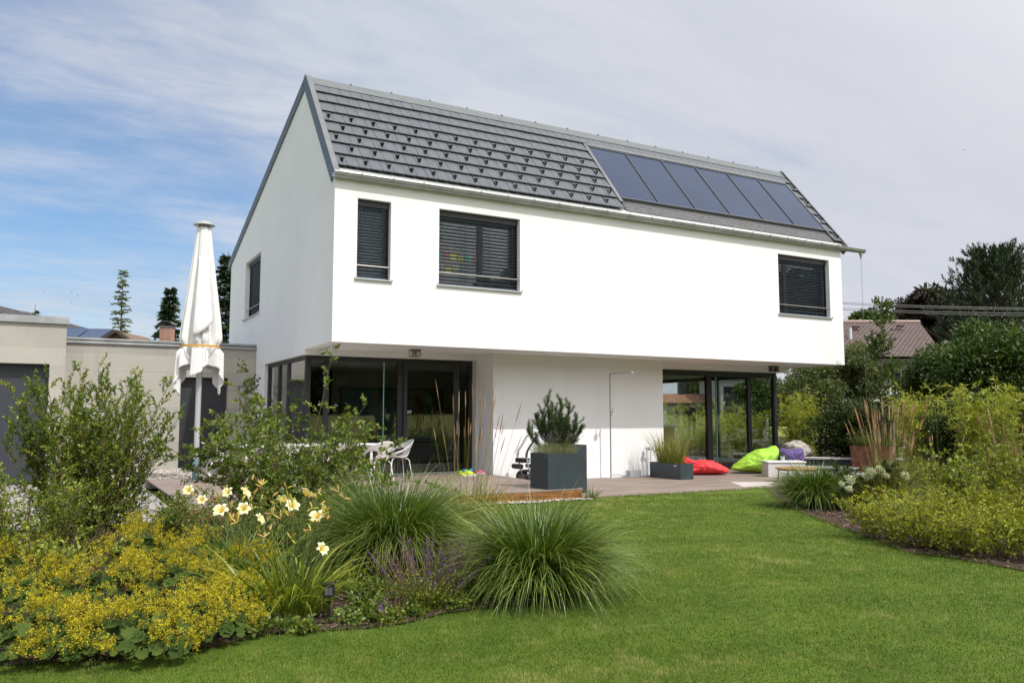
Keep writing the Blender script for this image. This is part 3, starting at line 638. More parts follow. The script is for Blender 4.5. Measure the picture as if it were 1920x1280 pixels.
# ---------------------------------------------------------------- ground, beds, decks
def poly_sheet(name, pts, z, mat, kind='structure', res=None):
    me = bpy.data.meshes.new(name); bm = bmesh.new(); vs = [bm.verts.new((x, y, z)) for x, y in pts]; bm.faces.new(vs); bmesh.ops.recalc_face_normals(bm, faces=bm.faces)
    if bm.faces[:][0].normal.z < 0: bmesh.ops.reverse_faces(bm, faces=bm.faces)
    bmesh.ops.triangulate(bm, faces=bm.faces); bm.to_mesh(me); bm.free()
    return tag(link_mesh(name, me, mat), kind=kind)
def xy(px, py): p = onz(px, py, 0); return (float(p[0]), float(p[1]))
M_GRASSG = m_ground('lawn_green', ((.060, .105, .010), (.095, .145, .014), (.15, .17, .035), (.042, .075, .008)), 1.2, 6, 90, bump=.012)
M_FIELD = m_ground('meadow', ((.19, .21, .055), (.23, .25, .07), (.25, .24, .08), (.14, .16, .04)), .05, .6, 20, bump=.03)
M_MULCH = m_ground('bark_mulch', ((.05, .035, .025), (.085, .055, .038), (.13, .09, .065), (.025, .018, .013)), 3, 16, 60, bump=.03)
M_PAVE = m_ground('pale_paving', ((.28, .26, .25), (.33, .31, .30), (.25, .23, .21), (.30, .28, .26)), 1, 6, 80, bump=.002)
M_GRAV = m_ground('gravel_bed', ((.42, .38, .33), (.55, .51, .46), (.25, .22, .19), (.62, .58, .54)), 6, 25, 55, bump=.04)
poly_sheet('ground', [(-900, -900), (900, -900), (900, 900), (-900, 900)], -.05, M_FIELD)
LAWN = [(-14, -45), (22, -45), (22, -9), (12, -2.83), (3.9, -2.83), (3.9, -2.9), (-6, -2.9), (-14, -6)]
poly_sheet('lawn', LAWN, 0.0, M_GRASSG)
BEDL = [xy(-160, 1262), xy(60, 1246), xy(240, 1238), xy(400, 1215), xy(500, 1190), xy(600, 1184), xy(680, 1180), xy(760, 1170), xy(830, 1152), xy(900, 1142), xy(1010, 1135), xy(1100, 1118), xy(1135, 1085),
        xy(1100, 1040), xy(1010, 1000), xy(920, 972), xy(850, 950), (-.2, -3.15), (-1.6, -3.1), (-3.0, -3.1), (-9, -3.1)]
BEDR = [xy(1432, 913), xy(1455, 935), xy(1500, 960), xy(1560, 984), xy(1640, 1012), xy(1700, 1036), xy(1780, 1046), xy(1860, 1060), xy(1960, 1078), xy(2150, 1115), (9, -14), (22, -12), (22, -2.8), (12, -2.81)]
poly_sheet('flower_bed', BEDL, .012, M_MULCH); poly_sheet('flower_bed', BEDR, .012, M_MULCH)
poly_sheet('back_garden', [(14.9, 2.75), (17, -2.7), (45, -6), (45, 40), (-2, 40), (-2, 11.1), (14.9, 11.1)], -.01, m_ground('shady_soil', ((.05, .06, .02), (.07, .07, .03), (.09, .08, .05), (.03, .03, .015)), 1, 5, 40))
def inpoly(P, poly):
    x, y = P[:, 0], P[:, 1]; r = np.zeros(len(P), bool); n = len(poly)
    for i in range(n):
        x0, y0 = poly[i]; x1, y1 = poly[(i+1) % n]
        c = ((y0 > y) != (y1 > y)); r ^= c & (x < (x1-x0)*(y-y0)/((y1-y0)+1e-12)+x0)
    return r

def deck_sheet(name, pts, z0, z1, mat, kind=None, **kw):
    mb = MB(); mb.prism(pts, z0, z1); return mb
t = thing('raised_deck', 'raised grey-brown timber deck in front of the left glazing with an oiled wooden edge', 'deck', (1, 0, 0))
mb = MB(); mb.prism([(-2.9, -2.87), (3.92, -2.87), (4.164, 1.16), (4.164, 2.06), (.05, 2.06), (-2.9, 2.06)], .172, .20); mb.prism([(-2.9, 2.061), (.05, 2.061), (.05, 3.4), (-2.9, 3.4)], .172, .199); mb.build('boards', M_DECK2, t)
mb = MB()
for k in range(9): z = .004+k*.0185; mb.box(-2.9, 3.90, -2.862+.002*(k % 2), -2.835, z, z+.0165 if k < 8 else .171)
mb.box(-2.9, 3.89, -2.85, -2.832, .0, .171); mb.build('edge_board', M_FAS, t)
mb = MB(); mb.bar((3.905, -2.83, .088), (4.15, 1.16, .088), .025, .164); mb.build('side_board', M_FAS, t)
t = poly_sheet('terrace', [(3.97, -2.81), (4.22, 1.16), (8.9, 1.16), (10.0, 2.56), (14.7, 2.56), (15.4, 2.4), (18, -.3), (19, -2.78)], .020, M_DECK)
mb = MB(); mb.prism([(3.96, -2.815), (19, -2.815), (19, -2.79), (3.96, -2.79)], -.03, .024); 
tag(mb.build('stone_edging', simple('edging', (.33, .28, .25), .8, noise=.2)), 'thin flush edging between the lower terrace and the lawn', 'edging')
poly_sheet('paving', [(-12, -3.0), (-2.95, -3.0), (-2.95, 3.4), (-12, 5.6)], .045, M_PAVE)
mb = MB(); mb.prism([(-4.49, 3.42), (-.0, 3.42), (.0, 6.9), (-4.49, 6.9)], .0, .19); tag(mb.build('gravel', M_GRAV), kind='structure')
mb = MB(); mb.prism([(-12, 3.42), (-4.492, 3.42), (-4.492, 5.5), (-12, 5.5)], -.02, .03); tag(mb.build('paving', M_PAVE), kind='structure')
mb = MB(); mb.box(-2.1, -.5, 6.3, 6.9, .192, .215); tag(mb.build('door_step', simple('step_stone', (.38, .36, .32), .8, noise=.1)), 'grey flat stone step below the annex door', 'step')
for nm, P in (('slab', [onz(1368, 903, .025), onz(1450, 903, .025), onz(1440, 910, .025), onz(1392, 912, .025)]),):
    mb = MB(); mb.prism([(p[0], p[1]) for p in P], .021, .028); tag(mb.build('stone_slab', simple('slab_grey', (.42, .38, .36), .8, noise=.1, nscale=3)), 'pale grey flat slab let into the lower terrace by the lawn', 'slab')

def scatter_stones(name, pts, rad, seed, mat, kind=None, flat=.7):
    r = np.random.default_rng(seed)
    ico = bmesh.new(); bmesh.ops.create_icosphere(ico, subdivisions=1, radius=1); iv = np.array([v.co[:] for v in ico.verts]); fi = np.array([[v.index for v in f.verts] for f in ico.faces]); ico.free()
    n = len(pts); s = rad[0]+(rad[1]-rad[0])*r.random(n)**2; V = iv[None]*(1+.25*r.normal(size=(n, len(iv), 1)))*s[:, None, None]*np.array([1, 1, flat])*(1+.3*r.normal(size=(n, 1, 3)))+np.asarray(pts)[:, None]
    Fc = fi[None]+(np.arange(n)*len(iv))[:, None, None]
    return np_mesh(name, V.reshape(-1, 3), Fc.reshape(-1, 3), mat, tint=np.repeat(r.random(n), len(fi)))
M_PEB = leafmat('pebble', (.25, .22, .19), (.42, .38, .33), (.58, .54, .49), rough=.8, trans=0)
r = np.random.default_rng(3); n = 1500
P = np.stack([-1.5+5.5*r.random(n), -2.90-.17*r.random(n)**1.3, .012+.02*r.random(n)], 1); P[:, 1] -= .05*np.sin(P[:, 0]*5)
tag(scatter_stones('pebble_strip', P, (.010, .024), 4, M_PEB), 'strip of pale pebbles along the foot of the deck edge', kind='stuff')
n = 2500; P = np.stack([-4.2+3.9*r.random(n), 3.45+3*r.random(n), .19+.01*r.random(n)], 1)
tag(scatter_stones('pebbles', P, (.015, .035), 5, M_PEB), kind='stuff')
# bark chips on the beds near the camera
n = 16000; P = np.stack([-7+9*r.random(n), -10.6+6*r.random(n), .018+.014*r.random(n)], 1); P = P[inpoly(P, BEDL)]
Q = np.stack([3+9*r.random(12000), -13+11*r.random(12000), .018+.014*r.random(12000)], 1); Q = Q[inpoly(Q, BEDR)]
P = np.concatenate([P, Q])
def quads_at(P, L_, W_, seed, up=.3):
    r = np.random.default_rng(seed); n = len(P); d = r.normal(size=(n, 3))*np.array([1, 1, up]); d /= np.linalg.norm(d, axis=1)[:, None]
    s = np.cross(d, [0, 0, 1.0]+.5*r.normal(size=(n, 3))); s /= np.linalg.norm(s, axis=1)[:, None]; l = (L_*(.6+.8*r.random(n)))[:, None]; w = (W_*(.6+.8*r.random(n)))[:, None]
    V = np.stack([P-d*l/2-s*w/2, P+d*l/2-s*w/2*.7, P+d*l/2+s*w/2*.7, P-d*l/2+s*w/2], 1); return V.reshape(-1, 3), np.arange(4*n).reshape(n, 4), r.random(n)
V, Fc, T = quads_at(P, .05, .018, 6)
tag(np_mesh('bark_chips', V, Fc, leafmat('bark_chip', (.05, .032, .024), (.11, .07, .05), (.24, .16, .12), rough=.8, trans=0), tint=T), kind='stuff')

# ---------------------------------------------------------------- the folded parasol
ux, uy = -2.02, 2.75
t = thing('parasol', 'tall folded white parasol tied with a yellow strap on a grey pole', 'parasol', (ux, uy, .2))
mb = MB(); mb.lathe([(.058, .0), (.058, 3.2), (.045, 3.2), (.045, 5.3)], (ux, uy, .2), 20); mb.build('pole', simple('pole_grey', (.50, .50, .51), .35, metal=.3), t, smooth=True)
mb = MB(); mb.lathe([(.075, .0), (.075, .40), (.062, .44)], (ux, uy, .2), 20); mb.lathe([(.16, 0), (.16, .02)], (ux, uy, .2), 20); mb.build('pole_sleeve', simple('sleeve_blue', (.13, .19, .22), .4), t, smooth=True)
ZT = float(ony(382, 415, uy)[2]); 
mb = MB(); mb.lathe([(.02, .02), (.09, .0), (.20, -.06), (.225, -.09), (.20, -.10), (.10, -.085)], (ux, uy, ZT), 28); mb.build('cap', simple('cap_grey', (.40, .41, .40), .4, metal=.3), t, smooth=True)
mb = MB()
for k in range(8): a = math.pi*2*k/8; mb.bar((ux+.10*math.cos(a), uy+.10*math.sin(a), ZT-.10), (ux+.13*math.cos(a), uy+.13*math.sin(a), ZT-.25), .02, .03)
mb.build('spoke_head', simple('spoke_metal', (.25, .25, .25), .4, metal=.5), t)
def canopy():
    nz, na = 110, 160; r = np.random.default_rng(8); z0 = ZT-.15; zs = 2.99; V = np.zeros((nz+1, na, 3)); ph = r.random(20)*6.28
    tri = lambda x: abs(((x/math.pi) % 2)-1)*2-1                       # sharp pleat
    for j in range(na):
        a = 2*math.pi*j/na; tail = max(0, math.cos(2*(a+math.radians(6))))
        hem = 2.55-.60*tail**3+.05*math.sin(5*a+1)
        for i in range(nz+1):
            s = i/nz; z = z0+(hem-z0)*s; q = (z0-z)/(z0-zs)            # 0 top .. 1 strap
            R0 = .120+.245*min(q, 1)**1.05+(.02 if q < 1 else .02+.05*(q-1))
            R0 -= .035*math.exp(-((q-1)/.035)**2)
            tw = .35*math.sin(1.7*q+.4)+.10*math.sin(5*q+a)
            f = .13*tri(5*a+ph[0]+tw)+.085*tri(9*a+ph[1]-1.3*tw)+.045*math.sin(17*a+ph[2]+2*tw)+.03*tri(23*a+ph[3])
            amp = .35+1.1*min(1, q*1.3); amp *= (1-.6*math.exp(-((q-1)/.03)**2))
            if q > 1.05: amp *= 1.25
            rr = R0*(1+f*amp)
            V[i, j] = (ux+rr*math.cos(a), uy+rr*math.sin(a), z)
    idx = np.arange((nz+1)*na).reshape(nz+1, na); nx = np.roll(idx, -1, 1)
    Fc = np.stack([idx[:-1], nx[:-1], nx[1:], idx[1:]], -1).reshape(-1, 4)
    o = np_mesh('canopy', V, Fc, M_FABW, t, smooth=True); md = o.modifiers.new('thick', 'SOLIDIFY'); md.thickness = .004
    return o
cp = canopy()
def flap(pts_top, pts_bot, n=16, bulge=.02, seed=0):
    A = np.array(pts_top); B = np.array(pts_bot); u = np.linspace(0, 1, n)
    def interp(Q, u): k = np.linspace(0, 1, len(Q)); return np.stack([np.interp(u, k, Q[:, i]) for i in range(3)], 1)
    T_, B_ = interp(A, u), interp(B, u); V = []
    for i in range(n+1):
        s = i/n; row = T_*(1-s)+B_*s; row[:, 1] += -bulge*np.sin(u*math.pi)+.010*np.sin(u*11+s*2)*s+.004*np.sin(u*27); V.append(row)
    V = np.array(V); idx = np.arange((n+1)*n).reshape(n+1, n); Fc = np.stack([idx[:-1, :-1], idx[:-1, 1:], idx[1:, 1:], idx[1:, :-1]], -1).reshape(-1, 4)
    o = np_mesh('canopy_flap', V, Fc, M_FABW, t, smooth=True); md = o.modifiers.new('thick', 'SOLIDIFY'); md.thickness = .004; return o
fy = uy-.43
def fp(px, py, d=0): return ony(px, py, fy-d)
flap([fp(374, 480, -.22), fp(391, 480, -.22)], [fp(361, 630, .0), fp(378, 622, .03), fp(399, 605, .0)], seed=1)
flap([fp(360, 653, .0), fp(388, 653, .0)], [fp(355, 706, .0), fp(378, 697, .03), fp(384, 670, .0)], seed=2)
mb = MB(); n = 60; vs = []; r8 = .400
for k in range(n):
    a = 2*math.pi*k/n
    for dz in (-.022, .022): vs.append((ux+r8*math.cos(a)*1.02, uy+r8*math.sin(a)*1.04-.01, 2.99+dz+.01*math.sin(a)))
mb.add(vs, [(2*k, 2*((k+1) % n), 2*((k+1) % n)+1, 2*k+1) for k in range(n)]); mb.build('strap', simple('yellow_strap', (.55, .30, .03), .6), t, solid=.006)

# ---------------------------------------------------------------- table and chairs
t = thing('garden_table', 'long white garden table on the deck among white chairs', 'table', (0, 1.5, .2))
mb = MB(); mb.box(-1.48, 1.40, 1.02, 2.02, .915, .95); mb.build('table_top', M_WHITEP, t, bevel=.006)
mb = MB(); mb.box(-1.36, 1.28, 1.12, 1.92, .86, .912); mb.build('apron', M_WHITEP, t)
for x in (-1.34, 1.22):
    for y in (1.13, 1.87): mb = MB(); mb.box(x, x+.05, y, y+.05, .2, .86); mb.build('leg', M_WHITEP, t, bevel=.003)
def make_chair():
    t = thing('tub_chair', '', 'chair')
    nu, nv = 36, 16; V = np.zeros((nv+1, nu+1, 3)); A = math.radians(142)
    for i in range(nv+1):
        v = i/nv
        for j in range(nu+1):
            a = -A+2*A*j/nu; back = math.cos(a/2)**2     # 1 at the back, small at the front
            rim = .60+.22*max(0, math.cos(a))**1.1-.10*max(0, -math.cos(a))**1.0
            z = .43+(rim-.43)*v**1.15
            rad = .19+.10*v**.6+(.07*v*v)*max(0, math.cos(a))
            V[i, j] = (-rad*math.cos(a)*1.0, rad*math.sin(a)*1.05, z)
    idx = np.arange((nv+1)*(nu+1)).reshape(nv+1, nu+1); Fs = []
    for i in range(nv):
        for j in range(nu):
            a = -A+2*A*(j+.5)/nu; v = (i+.5)/nv; aa = abs(math.degrees(a))
            if 30 < aa < 118:
                c = (aa-74)/44; d = (v-.43)/.30
                if c*c+d*d < 1: continue
            Fs.append((idx[i, j], idx[i, j+1], idx[i+1, j+1], idx[i+1, j]))
    o = np_mesh('shell', V.reshape(-1, 3), np.array(Fs), M_WHITEP, t, smooth=True, local=True)
    md = o.modifiers.new('thick', 'SOLIDIFY'); md.thickness = .014; md.offset = 0; md = o.modifiers.new('s', 'SUBSURF'); md.levels = md.render_levels = 1
    mb = MB(); n = 28; rows = []
    prof = [(0, .415), (.10, .418), (.17, .428), (.20, .44)]
    mb.lathe([(.001, .412)]+prof[1:]+[(.20, .452), (.10, .43), (.001, .425)], (0, 0, 0), n); mb.build('seat', M_WHITEP, t, smooth=True, local=True)
    for sx in (-1, 1):
        for sy in (-1, 1):
            mb = MB(); mb.tube([(sx*.10, sy*.10, .412), (sx*.17, sy*.17, .40), (sx*.20, sy*.20, .36), (sx*.25, sy*.245, .0)], .0105, 8); mb.build('leg', M_WHITEP, t, smooth=True, local=True)
    return t
ch = make_chair()
CH = [((-1.72, 1.75), 160+180, 'white tub chair at the left end of the table beside the parasol pole'),
      ((1.97, 1.50), 20, 'white tub chair at the right end of the table, its side to the camera'),
      ((1.18, .60), 95, 'white tub chair seen from behind at the near right corner of the table'),
      ((.15, .62), 92, 'white tub chair hidden among the arching shrub at the near side of the table'),
      ((-.75, .62), 88, 'white tub chair mostly behind the shrub at the near left of the table')]
# the chair's back points to local -X; rz turns it
RZ = [0, math.pi, math.pi/2+.25, math.pi/2, math.pi/2-.1]
for i, ((x, y), a, lb) in enumerate(CH):
    c = ch if i == 0 else copy_tree(ch); c.location = (x, y, .2); c.rotation_euler = (0, 0, RZ[i]); tag(c, lb, 'chair', 'white chairs round the garden table')

# ---------------------------------------------------------------- planters and small things
def planter(name, cx, cy, z0, sx, sy, h, rz, lb, mat=M_PLANT, th=.03, taper=0):
    t = thing(name, lb, 'planter', (cx, cy, z0), rz); mb = MB()
    a, b = sx/2, sy/2
    def ring(s, z, k=1): return [(-a*k+s, -b*k+s, z), (a*k-s, -b*k+s, z), (a*k-s, b*k-s, z), (-a*k+s, b*k-s, z)]
    kb = 1-taper; vs = ring(0, 0, kb)+ring(0, h)+ring(th, h)+ring(th, h-.06)
    mb.add(vs, [(0,3,2,1)]+[(i, (i+1)%4, 4+(i+1)%4, 4+i) for i in range(4)]+[(4+i, 4+(i+1)%4, 8+(i+1)%4, 8+i) for i in range(4)]+[(8+i, 8+(i+1)%4, 12+(i+1)%4, 12+i) for i in range(4)])
    mb.build('box', mat, t, bevel=.003, local=True)
    mb = MB(); mb.box(-a+th, a-th, -b+th, b-th, h-.08, h-.055); mb.build('soil', M_SOIL, t, local=True)
    return t
def quad_planter(*a, **k): return planter(*a, **k)
# big planter: near corner at pixel 1032, width along the deck edge to 1088
p1 = planter('planter', 3.505, -2.53, .2, .66, .62, .645, .0, 'large square anthracite planter with lavender and a dwarf pine on the deck corner')
mb = MB(); mb.box(-.333, -.3305, -.27, -.20, .585, .60); 
mb.build('maker_plate', simple('plate_grey', (.18, .18, .18), .4), p1, local=True)
p2 = planter('planter', 4.27, -1.72, .02, .62, .62, .94, .0, 'tall anthracite planter standing behind the pine planter')
p3 = planter('planter', 8.60, .22, .02, .40, 1.15, .375, 0, 'low long anthracite planter filled with striped grass on the lower terrace')
mb = MB(); mb.box(-.203, -.2005, -.44, -.34, .31, .335); mb.build('maker_plate', simple('plate_white', (.6, .6, .6), .4), p3, local=True)
cpx, cpy = float(onz(1586, 887)[0]), float(onz(1586, 887)[1])
p4c = at(1634, 782, 22.5); p4 = planter('planter', float(p4c[0]), float(p4c[1]), .0, 1.0, 1.0, .72, math.radians(28), 'rusty brown corten steel planter beside the dark water basin', mat=M_CORTEN, taper=.10)
p5 = planter('planter', 8.05, 1.0, .02, .34, .16, .16, 0, 'small grey pot with thin dry sprigs by the white wall', mat=simple('pot_grey', (.33, .34, .36), .6))

# garden shower
t = thing('garden_shower', 'slim steel garden shower with a long arm in front of the white wall', 'garden shower', (7.26, .87, .02))
mb = MB(); mb.tube([(7.26, .87, .03), (7.26, .87, 2.57)], .016, 12); mb.build('riser_pipe', M_STEEL, t, smooth=True)
mb = MB(); mb.tube([(7.26, .872, 2.565), (7.36, .16, 2.575)], .012, 10); arm = mb.build('arm', M_STEEL, t, smooth=True)
mb = MB(); mb.lathe([(.02, .03), (.055, .01), (.06, -.005), (.055, -.01)], (7.365, .13, 2.56), 20); mb.build('shower_head', M_STEEL, arm, smooth=True)
mb = MB(); mb.tube([(7.26, .84, 1.62), (7.26, .79, 1.62)], .022, 12); mb.tube([(7.26, .82, 1.62), (7.30, .80, 1.70), (7.285, .80, 1.74)], .008, 8); mb.tube([(7.235, .83, 1.55), (7.285, .83, 1.55)], .02, 10); mb.build('tap', M_STEEL, t, smooth=True)
mb = MB(); mb.box(7.12, 7.44, .72, .98, .02, .032); mb.build('base_plate', simple('plate', (.42, .40, .38), .5, metal=.5), t, bevel=.002)
hp = [(7.30, .86, .10), (7.4, .84, .11), (7.5, .83, .10), (7.62, .82, .05), (7.8, .80, .035), (8.1, .80, .035), (8.35, .84, .04), (8.55, .95, .07)]
mb = MB(); mb.tube(hp, .009, 8); tag(mb.build('garden_hose', simple('hose_grey', (.22, .21, .22), .5), smooth=True), 'thin grey hose lying along the foot of the white wall', 'hose')
t = thing('water_tap_post', 'small grey post with a socket and tap beside the white wall corner', 'tap', (8.66, 1.02, .02))
q = ony(1217, 840, 1.0); hx = float(q[0]); hz = float(q[2])
mb = MB(); mb.tube([(hx-.04, 1.04, .02), (hx-.04, 1.04, hz)], .011, 10); mb.tube([(hx+.09, 1.04, .02), (hx+.07, 1.03, hz-.15), (hx+.07, 1.0, hz-.02)], .008, 8); mb.build('pipe', M_SILL, t, smooth=True)
mb = MB(); mb.tube([(hx-.02, 1.08, hz), (hx-.04, .96, hz-.01)], .045, 14); mb.tube([(hx-.04, 1.0, hz-.02), (hx+.10, .98, hz-.03)], .022, 10); mb.build('tap_head', simple('tap_metal', (.55, .55, .54), .35, metal=.5), t, smooth=True)

# shoes
def shoe_mesh(L_=.27, W_=.095, H=.085, open_=True):
    n = 24; rows = []; mb = MB()
    def outline(k, s): 
        a = 2*math.pi*k/n; x = math.cos(a); y = math.sin(a); w = W_/2*(1-.15*x if x < 0 else 1+.05*x); return (x*L_/2*s, y*w*s*(.85+.15*abs(math.sin(a))))
    sole = []
    for z, s in ((0, .97), (.012, 1.03), (.026, 1.0)): sole.append([(*outline(k, s), z) for k in range(n)])
    return n, outline, sole
def make_shoe(x, y, rz, c_up, c_in, lb, grp, L_=.27, z0=.2):
    t = thing('shoe', lb, 'shoe', (x, y, z0), rz, grp); n, outl, sole = shoe_mesh(L_, L_*.36)
    mb = MB(); vs = [p for ring in sole for p in ring]; mb.add(vs, [(i*n+k, i*n+(k+1)%n, (i+1)*n+(k+1)%n, (i+1)*n+k) for i in range(2) for k in range(n)]+[tuple(range(n))[::-1], tuple(range(2*n, 3*n))]); mb.build('sole', simple('sole_white', (.72, .72, .70), .6), t, smooth=True, local=True)
    mb = MB(); rings = []; H = L_*.34
    for q in (0, .3, .6, .85, 1):
        ring = []
        for k in range(n):
            ox, oy = outl(k, .97-.25*q); fx = ox/(L_/2); h = H*(1.0 if fx < -.1 else max(.42, 1.0-.62*(fx+.1)))
            ring.append((ox-.10*L_*q*(1 if fx > 0 else .1), oy*(1-.15*q), .024+(h)*q))
        rings.append(ring)
    vs = [p for ring in rings for p in ring]; m = len(rings); mb.add(vs, [(i*n+k, i*n+(k+1)%n, (i+1)*n+(k+1)%n, (i+1)*n+k) for i in range(m-1) for k in range(n)])
    mb.build('upper', c_up, t, smooth=True, local=True, solid=.006)
    mb = MB(); mb.add([(p[0]*.98, p[1]*.98, p[2]-.018) for p in rings[-1]], [tuple(range(n))]); mb.build('insole', c_in, t, local=True)
    return t
cB, cG, cP, cI = simple('shoe_blue', (.01, .26, .50), .7), simple('shoe_lime', (.50, .62, .03), .7), simple('shoe_pink', (.75, .12, .25), .7), simple('shoe_inside', (.10, .05, .06), .9)
def dk(px, py): p = onz(px, py, .2); return float(p[0]), float(p[1])
for px, py, rz, c, L_, lb, g in ((868, 889, 1.75, cB, .30, 'bright blue shoe at the back left of the pairs on the deck', 'blue shoes'), (882, 888, 1.2, cB, .30, 'bright blue shoe at the back beside its twin, nearer the pink shoes', 'blue shoes'),
        (866, 892.5, -1.35, cG, .27, 'lime green shoe in front at the left end of the row', 'lime shoes'), (881, 891.5, -.35, cG, .29, 'lime green shoe in front, lying crosswise beside its twin', 'lime shoes'),
        (894, 888, -1.9, cP, .17, 'small pink shoe of a child, next to the lime shoe', 'pink shoes'), (903, 888, -.5, cP, .18, 'small pink shoe nearest to the white wall', 'pink shoes')):
    make_shoe(*dk(px, py), rz, c, cI, lb, L_=L_, grp=g)

# push cart (scooter-like) standing behind the big planter
t = thing('push_cart', 'black and silver folding push cart with fat wheels behind the pine planter', 'push cart', (4.55, .55, .02))
def wheel(mb, c, r, w, ax=(1, 0, 0)):
    c = Vector(c); a = Vector(ax)*w/2; mb.tube([c-a, c-a*.7, c+a*.7, c+a], [r*.86, r, r, r*.86], 24)
M_WH = simple('tyre', (.03, .03, .032), .6)
for c, r in (((4.62, .12, .17), .15), ((5.05, .12, .12), .10), ((4.62, .62, .17), .15), ((5.05, .62, .12), .10)):
    mb = MB(); wheel(mb, c, r, .06, (0, 1, 0)); w = mb.build('wheel', M_WH, t, smooth=True); mb = MB(); wheel(mb, (c[0], c[1]-.002, c[2]), r*.55, .07, (0, 1, 0)); mb.build('rim', simple('rim_grey', (.3, .3, .31), .4, metal=.5), w, smooth=True)
M_FR = simple('frame_silver', (.5, .5, .5), .35, metal=.5)
mb = MB()
for y in (.18, .56):
    mb.tube([(4.60, y, .17), (4.52, y, .45), (4.46, y, .70), (4.56, y, .86), (4.72, y, 1.06), (4.76, y, 1.10)], .016, 8)
    mb.tube([(4.60, y, .2), (4.85, y, .18), (5.1, y, .2)], .02, 8); mb.tube([(4.5, y, .55), (4.72, y, .5), (4.95, y, .6)], .013, 8)
mb.tube([(4.76, .18, 1.10), (4.80, .3, 1.13), (4.80, .45, 1.13), (4.76, .56, 1.10)], .02, 8)
mb.build('frame', M_FR, t, smooth=True)
mb = MB()
for y in (.17, .57): mb.tube([(4.47, y, .62), (4.50, y, .76), (4.66, y, .98), (4.74, y, 1.09)], .024, 8)
mb.box(4.40, 4.58, .2, .54, .50, .60); mb.tube([(4.36, .2, .42), (4.36, .54, .42)], .06, 10); mb.build('grip', M_BLACK, t, smooth=True)
mb = MB(); mb.box(4.58, 5.1, .2, .54, .28, .34); mb.box(4.64, 5.05, .22, .52, .38, .46); mb.tube([(4.60, .2, .36), (5.12, .2, .40)], .035, 8); mb.build('seat', M_BLACK, t, bevel=.02)
mb = MB(); mb.box(4.72, 5.16, .15, .17, .22, .27); mb.box(4.9, 5.2, .15, .17, .08, .13); mb.build('footrest', M_WHITEP, t, bevel=.005)

# bean bags, rocks: an inflated outline with creases
def inflated(outline, T, name, mat, loc, rz, parent=None, crease=.02, seed=0, nr=18, na=96, flat=0, lf=1.0, cen=None, power=2.2):
    """outline: (u, z) points of the silhouette; T half thickness; local u -> x, thickness -> y"""
    O = np.array(outline, float); c = O.mean(0) if cen is None else np.array(cen)
    d = np.r_[0, np.cumsum(np.linalg.norm(np.diff(np.vstack([O, O[:1]]), axis=0), axis=1))]; u = np.linspace(0, d[-1], na, endpoint=False); OO = np.vstack([O, O[:1]])
    C_ = np.stack([np.interp(u, d, OO[:, i]) for i in range(2)], 1)
    for _ in range(2): C_ = .5*C_+.25*np.roll(C_, 1, 0)+.25*np.roll(C_, -1, 0)
    V = []; 
    for side in (-1, 1):
        for i in range(nr+1):
            s = math.sin(i/nr*math.pi/2); 
            for k in range(na):
                p = c+(C_[k]-c)*s; y = side*T*(max(0, 1-s**power))**.55
                nn = mnoise.noise(Vector((p[0]*2.6*lf+seed, p[1]*2.6*lf, y*2.6*lf)))*crease*1.6+abs(mnoise.noise(Vector((p[0]*6*lf+seed*3, p[1]*9*lf, y*4*lf))))*crease*1.2
                V.append((p[0], y+side*nn*(1-s**6), max(0.0, p[1]+(nn*.5 if p[1] > .05 else 0))))
    V = np.array(V).reshape(2, nr+1, na, 3); idx = np.arange(2*(nr+1)*na).reshape(2, nr+1, na); nx = np.roll(idx, -1, 2)
    F0 = np.stack([idx[0, :-1], nx[0, :-1], nx[0, 1:], idx[0, 1:]], -1).reshape(-1, 4); F1 = np.stack([idx[1, :-1], idx[1, 1:], nx[1, 1:], nx[1, :-1]], -1).reshape(-1, 4)
    o = np_mesh(name, V.reshape(-1, 3), np.concatenate([F0, F1]), mat, parent, smooth=True, local=True)
    bm = bmesh.new(); bm.from_mesh(o.data); bmesh.ops.remove_doubles(bm, verts=bm.verts, dist=.0008); bmesh.ops.recalc_face_normals(bm, faces=bm.faces); bm.to_mesh(o.data); bm.free()
    o.location = loc; o.rotation_euler = (0, 0, rz); return o
VA = YAW-math.pi/2     # turn that faces the photograph's side
def sil(pxs, base_px, base_py, z=.02):
    """silhouette in metres from pixel offsets, measured at the ground point under (base_px, base_py)"""
    b = onz(base_px, base_py, z); dist = float((b-CAM)@_F); k = dist/F_PX; return [((x-base_px)*k, (base_py-y)*k) for x, y in pxs], b
o_, b = sil([(1278, 858), (1283, 855), (1290, 857), (1300, 864), (1312, 867), (1328, 864), (1343, 866), (1358, 873), (1371, 879), (1376, 884), (1372, 889), (1350, 890.5), (1300, 892), (1282, 891), (1276, 880)], 1328, 891)
o = inflated(o_, .42, 'bean_bag', simple('red_fabric', (.72, .04, .045), .7, noise=.08, bump=.004, bscale=14), (b[0]+.2, b[1]+.35, .02), VA, crease=.05, seed=1, lf=1.5); tag(o, 'red bean bag slumped flat on the terrace beside the low planter', 'bean bag')
o_, b = sil([(1380, 881), (1388, 873), (1402, 861), (1420, 850), (1440, 843), (1458, 838), (1466, 836), (1471, 840), (1473, 850), (1470, 860), (1464, 868), (1460, 880), (1452, 889), (1438, 889), (1420, 886), (1400, 885), (1385, 884)], 1438, 888.5)
o = inflated(o_, .40, 'bean_bag', simple('lime_fabric', (.33, .60, .05), .7, noise=.06, bump=.004, bscale=14), (b[0]+.15, b[1]+.35, .02), VA, crease=.05, seed=5, lf=1.4); tag(o, 'lime green bean bag propped up to a point behind the white box table', 'bean bag')
o_, b = sil([(1466, 846), (1472, 840), (1490, 843), (1506, 841), (1513, 842), (1514, 860), (1513, 878), (1505, 888), (1480, 889), (1466, 884)], 1490, 887)
